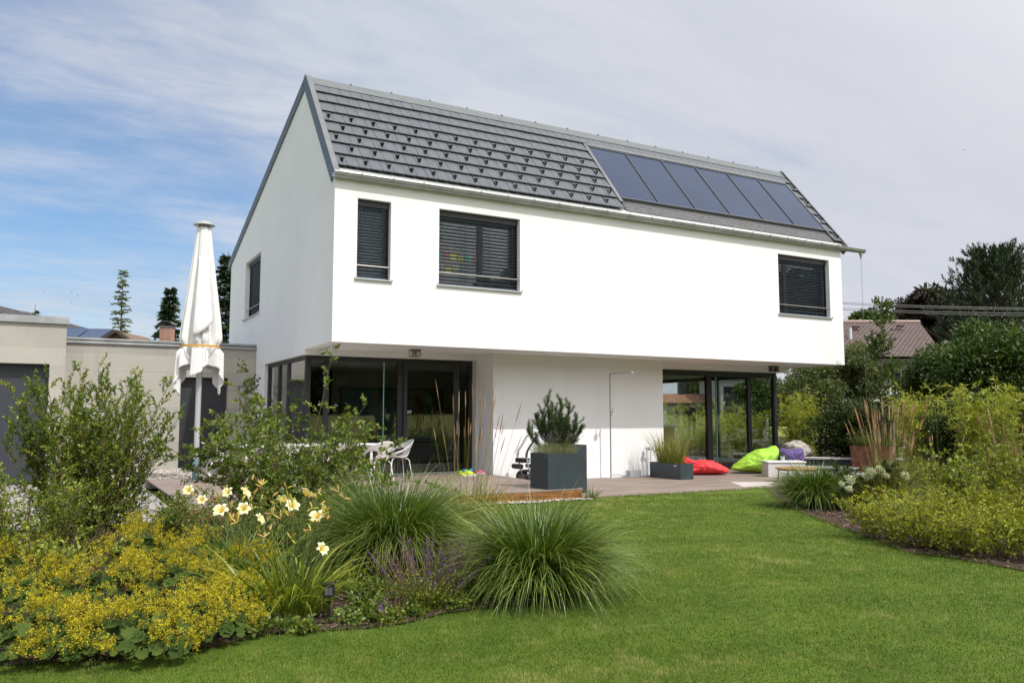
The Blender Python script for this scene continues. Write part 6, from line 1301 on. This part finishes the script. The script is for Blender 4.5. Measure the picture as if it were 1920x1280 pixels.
# neighbour houses
def uv_mesh(name, quads, mat, parent):
    """quads: list of (4 points, u0, v0 axes lengths) - UVs in metres along the first and second edge"""
    me = bpy.data.meshes.new(name); vs, fs, uvs = [], [], []; off = ORIG.get(parent.name, np.zeros(3))
    for q in quads:
        q = [Vector(p) for p in q]; o = len(vs); e = (q[1]-q[0]).normalized(); n = e.cross(q[-1]-q[0]).normalized(); f = n.cross(e)
        vs += [tuple(np.array(p)-off) for p in q]; fs.append(tuple(range(o, o+len(q)))); uvs += [((p-q[0]).dot(e), (p-q[0]).dot(f)) for p in q]
    me.from_pydata(vs, [], fs); uvl = me.uv_layers.new(name='UVMap')
    for i, uv in enumerate(uvs): uvl.data[i].uv = uv
    return link_mesh(name, me, mat, parent)
M_RT1 = m_rooftile_far('brown_rooftiles', (.115, .080, .070), (.15, .108, .095), .22, .15); M_RT2 = m_rooftile_far('dark_rooftiles', (.055, .05, .055), (.075, .07, .075))
M_CREAM = simple('neighbour_wall', (.48, .47, .44), .9, noise=.05)
fh = Vector((_fh[0], _fh[1], 0)); rt = Vector((_R[0], _R[1], 0))
def V3(p): return Vector((p[0], p[1], p[2]))
d = 38; A = V3(at(1540, 606, d+4)); B = V3(at(1724, 601, d+4)); A.z = B.z = (A.z+B.z)/2; E0_ = V3(at(1530, 669, d)); E1 = V3(at(1772, 668, d)); E0_.z = E1.z = E1.z
bk = (B-E1); bk.z = 0; back = 2*(A-E0_).dot(fh)*fh; F0 = E0_+back; F1 = E1+back
h = thing('neighbour_house', 'neighbour house with brown tiled hipped roof half hidden by trees on the right', 'house', (E0_.x, E0_.y, 0))
rf = uv_mesh('roof', [(E0_, E1, B, A), (E1, F1, B), (F1, F0, A, B), (F0, E0_, A)], M_RT1, h)
mb = MB(); mb.tube([A, B], .10, 8); mb.build('ridge', simple('ridge_brown', (.33, .24, .2), .8), rf, smooth=True)
mb = MB(); n0, n1 = E0_+Vector((0, 0, -.22)), E1+Vector((0, 0, -.22)); mb.bar(n0+fh*.1, n1+fh*.1, .3, .2); mb.build('eaves', simple('eaves_dark', (.04, .03, .025), .7), rf)
simple('dark_brown_vent', (.05, .03, .025), .8)
for (x, y) in ((1605, 613), (1688, 611)): p = V3(at(x, y, d+3)); mb = MB(); mb.bar(p-rt*.16, p+rt*.16, .2, .09); mb.build('roof_vent', MATS['dark_brown_vent'], rf)
p = V3(at(1594, 628, d+2)); mb = MB(); mb.tube([p+Vector((0, 0, -.4)), p+Vector((0, 0, .35))], .09, 10); mb.build('flue_pipe', simple('flue', (.55, .55, .55), .4), rf, smooth=True)
wl0, wl1 = E0_+rt*.8+fh*.7, E1-rt*.9+fh*.7
def wallbox(mb, a, b, z0, z1, th=.3): mb.bar((a.x, a.y, (z0+z1)/2), (b.x, b.y, (z0+z1)/2), th, z1-z0)
mb = MB(); wallbox(mb, wl0, wl1, -.02, E1.z-.1); mb.bar((wl1.x, wl1.y, 2.1), ((wl1+back*.85).x, (wl1+back*.85).y, 2.1), .3, 4.2); mb.build('wall', M_CREAM, h)
for f in (.15, .42, .78):
    w = wl0.lerp(wl1, f)-fh*.17; mb = MB(); mb.bar((w.x-rt.x*.5, w.y-rt.y*.5, 3.1), (w.x+rt.x*.5, w.y+rt.y*.5, 3.1), .06, 1.2); wi = mb.build('window', simple('window_dark', (.03, .032, .035), .15), h)
    mb = MB()
    for dx in (-.53, 0, .53): mb.bar((w.x+rt.x*dx-fh.x*.04, w.y+rt.y*dx-fh.y*.04, 2.48), (w.x+rt.x*dx-fh.x*.04, w.y+rt.y*dx-fh.y*.04, 3.72), .06, .05, up=(1, 0, 0))
    mb.build('frame', M_CREAM, wi)
# its wooden balcony
q0, q1 = V3(at(1660, 745, d-1.2)), V3(at(1716, 745, d-1.2)); mb = MB(); mb.bar(q0+Vector((0, 0, .5)), q1+Vector((0, 0, .5)), .07, .10); mb.bar(q0, q1, .07, .10); mb.bar(q0-Vector((0, 0, .25))+fh*.6, q1-Vector((0, 0, .25))+fh*.6, 1.3, .12); bc = mb.build('balcony', simple('balcony_red', (.12, .03, .025), .7), h)
mb = MB(); 
for k in range(9): p = q0.lerp(q1, (k+.5)/9); mb.obox(p+Vector((0, 0, .17)), (.05, .02, .06), Matrix.Identity(3)); mb.bar(p+Vector((0, 0, .12)), p+Vector((0, 0, .35)), .06, .03, up=(1, 0, 0)); mb.obox(p+Vector((0, 0, .36)), (.045, .02, .05), Matrix.Identity(3))
mb.build('balusters', simple('baluster_white', (.6, .6, .6), .6), bc)
# left neighbours
d = 42; r0, r1, r2 = V3(at(-260, 512, d)), V3(at(-30, 566, d)), V3(at(185, 634, d-3)); e0 = V3(at(-300, 650, d-6))
h = thing('neighbour_house', 'neighbour house with large dark tiled roof sloping down behind the left garage', 'house', (r1.x, r1.y, 0))
rf = uv_mesh('roof', [(e0, r2, V3(at(100, 598, d-1)), r1, r0), (r2, r2+fh*10, r1+fh*3)], M_RT2, h)
pa, pb = e0+fh*.8+rt*1, r2+fh*.8-rt*1.0; mb = MB(); wallbox(mb, pa, pb, -.02, min(e0.z, r2.z)-.25); mb.build('wall', M_CREAM, h)
d = 36; h = thing('neighbour_house', 'low house roof with solar panels behind the garage parapet', 'house', V3(at(180, 782, d)))
a, b, c_, e = V3(at(95, 640, d)), V3(at(190, 640, d)), V3(at(219, 620.5, d+3)), V3(at(124, 619, d+3))
rf = uv_mesh('roof', [(a, b, c_, e)], M_RT2, h)
n_ = (b-a).cross(e-a).normalized(); n_ = n_ if n_.z > 0 else -n_
for k in range(2):
    f0, f1 = .02+k*.47, .46+k*.47; ps = [a.lerp(b, f0), a.lerp(b, f1), e.lerp(c_, f1), e.lerp(c_, f0)]; mb = MB(); vs = [p+n_*.05 for p in ps]+[p+n_*.10 for p in ps]; mb.add(vs, [(0,3,2,1),(4,5,6,7),(0,1,5,4),(1,2,6,5),(2,3,7,6),(3,0,4,7)]); mb.build('solar_panel', M_SOL, rf)
g0, g1_, g2_ = V3(at(188, 642, d)), V3(at(250, 642, d)), V3(at(222, 621, d))
mb = MB(); mb.add([g0+fh*.1, g1_+fh*.1, g2_+fh*.1, g0+fh*3, g1_+fh*3, g2_+fh*3], [(0,1,2),(3,5,4),(0,3,4,1),(1,4,5,2),(2,5,3,0)]); mb.build('gable', simple('gable_wood', (.16, .10, .07), .8), h)
mb = MB(); mb.bar(g0-fh*.1, g2_-fh*.1, .35, .12); mb.bar(g2_-fh*.1, g1_-fh*.1, .35, .12); mb.build('bargeboard', simple('dark_brown', (.05, .035, .03), .7), h)
mb = MB(); wallbox(mb, a+fh*1.0, g1_+fh*1.0, -.02, a.z-.2); mb.build('wall', M_CREAM, h)
d = 40; t1, t2 = V3(at(303, 640, d)), V3(at(323, 640, d)); h = thing('neighbour_house', 'neighbour house of which only the brick chimney shows above the parapet', 'house', (t1.x, t1.y, 0))
zt = V3(at(313, 614, d)).z; cc = (t1+t2)/2; hw = (t2-t1).length/2
def m_brick():
    m, t, b = mat_new('brick'); tc = N(t, 'ShaderNodeTexCoord'); sp = N(t, 'ShaderNodeSeparateXYZ'); L(t, tc.outputs['Object'], sp.inputs[0]); cb = N(t, 'ShaderNodeCombineXYZ'); L(t, math_n(t, 'ADD', sp.outputs[0], sp.outputs[1]), cb.inputs[0]); L(t, sp.outputs[2], cb.inputs[1])
    br = N(t, 'ShaderNodeTexBrick', i_Scale=1.0, i_Mortar_Size=.012, i_Brick_Width=.24, i_Row_Height=.075); L(t, cb.outputs[0], br.inputs['Vector']); br.inputs['Color1'].default_value = (.28, .10, .06, 1); br.inputs['Color2'].default_value = (.40, .17, .10, 1); br.inputs['Mortar'].default_value = (.35, .3, .26, 1); L(t, br.outputs[0], b.inputs['Base Color']); return m
zr = 4.6; rr = rt*4; ff = fh*3
rf = uv_mesh('roof', [(cc-rr-ff+Vector((0, 0, 3.2-cc.z)), cc+rr-ff+Vector((0, 0, 3.2-cc.z)), cc+rr+Vector((0, 0, zr-cc.z)), cc-rr+Vector((0, 0, zr-cc.z))), (cc+rr+ff+Vector((0, 0, 3.2-cc.z)), cc-rr+ff+Vector((0, 0, 3.2-cc.z)), cc-rr+Vector((0, 0, zr-cc.z)), cc+rr+Vector((0, 0, zr-cc.z)))], M_RT2, h)
mb = MB(); mb.bar((cc.x-rr.x*.9, cc.y-rr.y*.9, 1.55), (cc.x+rr.x*.9, cc.y+rr.y*.9, 1.55), 5, 3.1); mb.build('wall', M_CREAM, h)
Mz = Matrix((rt, fh, Vector((0, 0, 1)))).transposed()
mb = MB(); mb.obox((cc.x, cc.y, (zr-.5+zt)/2), (hw, hw, (zt-zr+.5)/2), Mz); chn = mb.build('chimney', m_brick(), rf)
mb = MB(); mb.obox((cc.x, cc.y, zt+.03), (hw*1.15, hw*1.15, .03), Mz)
for k in range(7):
    a0 = math.pi*k/7; a1 = math.pi*(k+1)/7; pA = cc+rt*(-hw*1.3*math.cos(a0)); pB = cc+rt*(-hw*1.3*math.cos(a1)); mb.bar((pA.x, pA.y, zt+.14+.16*math.sin(a0)), (pB.x, pB.y, zt+.14+.16*math.sin(a1)), hw*2.4, .02)
for sx in (-1, 1): p = cc+rt*sx*hw*.9; mb.bar((p.x, p.y, zt), (p.x, p.y, zt+.2), .04, .04, up=(1, 0, 0))
mb.build('chimney_hood', M_ZINCD, chn)
# power lines
for i, (y0, y1, y2) in enumerate(((571.5, 573, 577), (574, 576, 580), (582, 583.5, 586), (585, 587, 591))):
    a, b, c_ = at(1520, y0-9, 47), at(1720, y1, 44), at(2050, y2+2, 40); s = np.linspace(0, 1, 20)[:, None]; P = a*(1-s)*(1-2*s)+4*b*s*(1-s)+c_*s*(2*s-1); mb = MB(); mb.tube([tuple(p) for p in P], .016, 6)
    tag(mb.build('power_line', simple('wire', (.26, .25, .24), .6), smooth=True), 'thin overhead power line in front of the dark pine, %s of the four' % ['topmost', 'second', 'third', 'lowest'][i], 'power line', 'overhead power lines')
for i, (x, y, lb) in enumerate(((83, 546, 'tiny bird far left of the larch'), (134, 547, 'tiny bird at the top of the little group'), (146, 553, 'tiny bird at the right of the little group'), (134, 567, 'tiny bird lowest in the little group'), (204, 565, 'tiny bird just left of the larch top'), (1808, 281, 'tiny bird alone in the pale sky at the right'))):
    c = V3(at(x, y, 70)); mb = MB(); s = .11
    mb.add([c+rt*-s+Vector((0, 0, s*.35)), c+fh*.05, c+Vector((0, 0, .02)), c+rt*s*.95+Vector((0, 0, s*.5)), c-fh*.05, c+Vector((0, 0, -.03)), c+rt*.02+fh*.1], [(0,1,2),(0,2,4),(2,1,3),(2,3,4),(0,4,5),(0,5,1),(5,4,3),(1,5,3),(1,6,5)])
    tag(mb.build('bird', M_BLACK), lb, 'bird', 'birds far off in the sky')
# things beyond the right room, seen through its glazing
bamboo('light bamboo seen through the corner room, behind the glass door', 1305, 33, 752, 60, 214, n=58)
bamboo('bamboo seen through the corner room near its far post', 1395, 31, 770, 50, 215, n=44)
def far_house(lb, px0, px1, ye, yr, d, roofm, seed):
    a, b = V3(at(px0, ye, d)), V3(at(px1, ye, d)); a.z = b.z = (a.z+b.z)/2; r = V3(at((px0+px1)/2, yr, d+3)).z; h = thing('neighbour_house', lb, 'house', ((a.x+b.x)/2, (a.y+b.y)/2, 0)); ra, rb = a+fh*3, b+fh*3; ra.z = rb.z = r; o = Vector((0, 0, 0)); a2, b2 = a+fh*6, b+fh*6
    rf = uv_mesh('roof', [(a-fh*.4-rt*.4, b-fh*.4+rt*.4, rb+rt*.4, ra-rt*.4), (b2+fh*.4+rt*.4, a2+fh*.4-rt*.4, ra-rt*.4, rb+rt*.4)], roofm, h)
    mb = MB(); mb.bar((a.x+fh.x*3, a.y+fh.y*3, a.z/2), (b.x+fh.x*3, b.y+fh.y*3, b.z/2), 5.7, a.z-.06); mb.build('wall', M_CREAM, h)
    p = ra.lerp(rb, .55); mb = MB(); mb.obox((p.x, p.y, p.z+.2), (.25, .25, .75), Mz); mb.build('chimney', M_BLACK, rf)
    for f in (.2, .5, .8):
        for z in ((1.5,) if a.z < 3.6 else (1.5, a.z-1.2)):
            q = a.lerp(b, f)+fh*.12; mb = MB(); mb.bar((q.x-rt.x*.4, q.y-rt.y*.4, z), (q.x+rt.x*.4, q.y+rt.y*.4, z), .08, 1.2); mb.build('window', simple('win_dark', (.03, .03, .035), .15), h)
far_house('neighbour house with red roof and dark chimney seen through the corner room', 1245, 1340, 755, 738, 52, m_rooftile_far('red_rooftiles', (.26, .10, .06), (.34, .15, .09)), 1)
far_house('tall white neighbour house seen through the corner room behind a tree', 1352, 1440, 706, 690, 50, m_rooftile_far('red_rooftiles_b', (.22, .10, .07), (.28, .14, .10)), 2)
tree_px('garden_tree', 'tree in front of the tall white house, seen through the corner room', 'tree', 1425, 735, 38, 40, 45, 5000, .16, LM_TREE, 261, nl=30)
tree_px('garden_tree', 'round dark trees behind the red roof, seen through the corner room', 'tree', 1310, 722, 66, 52, 20, 4000, .3, LM_TREE, 262, nl=30)

# far woodland behind the camera's back (seen only mirrored in the glazing) and round the horizon
def woodland():
    rg = np.random.default_rng(301); n = 42000; a = np.radians(-175+140*rg.random(n)); r_ = 228+24*rg.random(n); hgt = 2+(38+4*np.sin(a*17)+1.5*np.sin(a*41+1))*(rg.random(n)**.8)
    P = np.stack([r_*np.cos(a), r_*np.sin(a), hgt], 1); V, Fc, T = leaves(P, rg.normal(0, 1, (n, 3)), 4.4, 3.6, rg); o = np_mesh('far_woodland', V, Fc, LM_DARK, tint=T); tag(o, 'dark far off woodland beyond the meadow', kind='stuff')
    n = 16000; a = np.radians(-30+170*rg.random(n)); r_ = 130+20*rg.random(n); hgt = (5+2*np.sin(a*13)+1.5*np.sin(a*37))*(rg.random(n)**.7)
    P = np.stack([r_*np.cos(a), r_*np.sin(a), hgt], 1); V, Fc, T = leaves(P, rg.normal(0, 1, (n, 3)), 2.6, 2.0, rg); o = np_mesh('horizon_trees', V, Fc, LM_TREE, tint=T); tag(o, 'distant dark tree belt on the horizon', kind='stuff')
woodland()
mb = MB(); m_ = 40
for i in range(m_):
    a0, a1 = math.radians(-180+150*i/m_), math.radians(-180+150*(i+1)/m_); R0, R1 = 80, 250
    mb.add([(R0*math.cos(a0), R0*math.sin(a0), -.049), (R1*math.cos(a0), R1*math.sin(a0), 2.8), (R1*math.cos(a1), R1*math.sin(a1), 2.8), (R0*math.cos(a1), R0*math.sin(a1), -.049)], [(0,1,2,3)])
tag(mb.build('hill', M_FIELD), kind='structure')

# ---------------------------------------------------------------- lawn blades, denser and finer close to the viewer's path
def lawn():
    rg = np.random.default_rng(401); n = 900000; r_ = 2.6*np.exp(rg.random(n)*math.log(17/2.6)); a = YAW+np.radians(-50+100*rg.random(n)); P = np.stack([CAM[0]+r_*np.cos(a), CAM[1]+r_*np.sin(a)], 1)
    ok = inpoly(P, LAWN); 
    for b in (BEDL, BEDR): ok &= ~inpoly(P, b)
    P, r_ = P[ok], r_[ok]; n = len(P); w = .0016+.00050*r_; h = (.011+.012*rg.random(n))*(1+.02*r_); az = rg.random(n)*6.28; band = np.tanh(4*np.sin((P[:, 0]*.42+P[:, 1]*.91)*2*np.pi/1.15+.5*np.sin(P[:, 0]*.35))); tl = rg.normal(0, .36, (n, 2))+band[:, None]*np.array([[.08, .11]])
    # patchy growth: slow noise on height and tone
    def vn(X, Y, sc, sd):
        g = np.random.default_rng(sd).random((256, 256)); x = X*sc+500; y = Y*sc+500; i = x.astype(int); j = y.astype(int); fx = x-i; fy = y-j; fx = fx*fx*(3-2*fx); fy = fy*fy*(3-2*fy); i &= 255; j &= 255; i1 = (i+1) & 255; j1 = (j+1) & 255
        return g[i, j]*(1-fx)*(1-fy)+g[i1, j]*fx*(1-fy)+g[i, j1]*(1-fx)*fy+g[i1, j1]*fx*fy-.5
    X, Y = P[:, 0], P[:, 1]; q = vn(X, Y, .9, 1)+.8*vn(X*.8+Y*.6, Y*.8-X*.6, 2.3, 2); q2 = vn(X, Y, 5.5, 3)+.7*vn(X*.6-Y*.8, Y*.6+X*.8, 12., 4); h *= 1+.5*q+.35*q2
    h *= np.where(rg.random(n) < .015, 1.6, 1.0); dry = rg.random(n) < np.clip(.05+.34*q2+.22*q, 0, 1)
    B = np.stack([P[:, 0], P[:, 1], np.full(n, -.002)], 1); s = np.stack([np.cos(az), np.sin(az), 0*az], 1)*(w/2)[:, None]; tip = B+np.stack([tl[:, 0]*h, tl[:, 1]*h, h], 1)
    V = np.stack([B-s, B+s, tip], 1).reshape(-1, 3); T = np.clip(.36+.55*q+.50*q2+.04*band+rg.normal(0, .17, n)+.45*dry, 0, 1)
    o = np_mesh('lawn_grass', V, np.arange(3*n).reshape(n, 3), leafmat('lawn_blade', (.052, .098, .010), (.130, .186, .024), (.37, .35, .135), rough=.5, trans=.3, spec=.25), tint=T); tag(o, 'short mown lawn grass', kind='stuff')
    # longer wisps where the lawn meets the beds
    E = []
    for poly in (BEDL[:18], BEDR[:9]):
        for p, q_ in zip(poly[:-1], poly[1:]):
            m = int(260*math.hypot(q_[0]-p[0], q_[1]-p[1])); f = rg.random((m, 1)); E.append(np.array([p])*(1-f)+np.array([q_])*f+rg.normal(0, .022, (m, 2)))
    E = np.concatenate(E); n = len(E); h = .03+.05*rg.random(n)**2; az = rg.random(n)*6.28; w = .004; B = np.stack([E[:, 0], E[:, 1], 0*h], 1); s = np.stack([np.cos(az), np.sin(az), 0*az], 1)*w/2; tip = B+np.stack([rg.normal(0, .5, n)*h, rg.normal(0, .5, n)*h, h], 1)
    V = np.stack([B-s, B+s, tip], 1).reshape(-1, 3); o = np_mesh('edge_grass', V, np.arange(3*n).reshape(n, 3), MATS['lawn_blade'], tint=rg.random(n)); tag(o, 'longer grass wisps along the bed edges', kind='stuff')
    E = np.stack([3.95+11*rg.random(2600), -2.83-.03*rg.random(2600)], 1); n = len(E); h = .03+.035*rg.random(n); az = rg.random(n)*6.28; B = np.stack([E[:, 0], E[:, 1], 0*h], 1); s = np.stack([np.cos(az), np.sin(az), 0*az], 1)*.004; tip = B+np.stack([rg.normal(0, .5, n)*h, rg.normal(.3, .5, n)*h, h], 1)
    V = np.stack([B-s, B+s, tip], 1).reshape(-1, 3); o = np_mesh('edge_grass', V, np.arange(3*n).reshape(n, 3), MATS['lawn_blade'], tint=rg.random(n)); tag(o, 'longer grass wisps along the terrace', kind='stuff')
lawn()
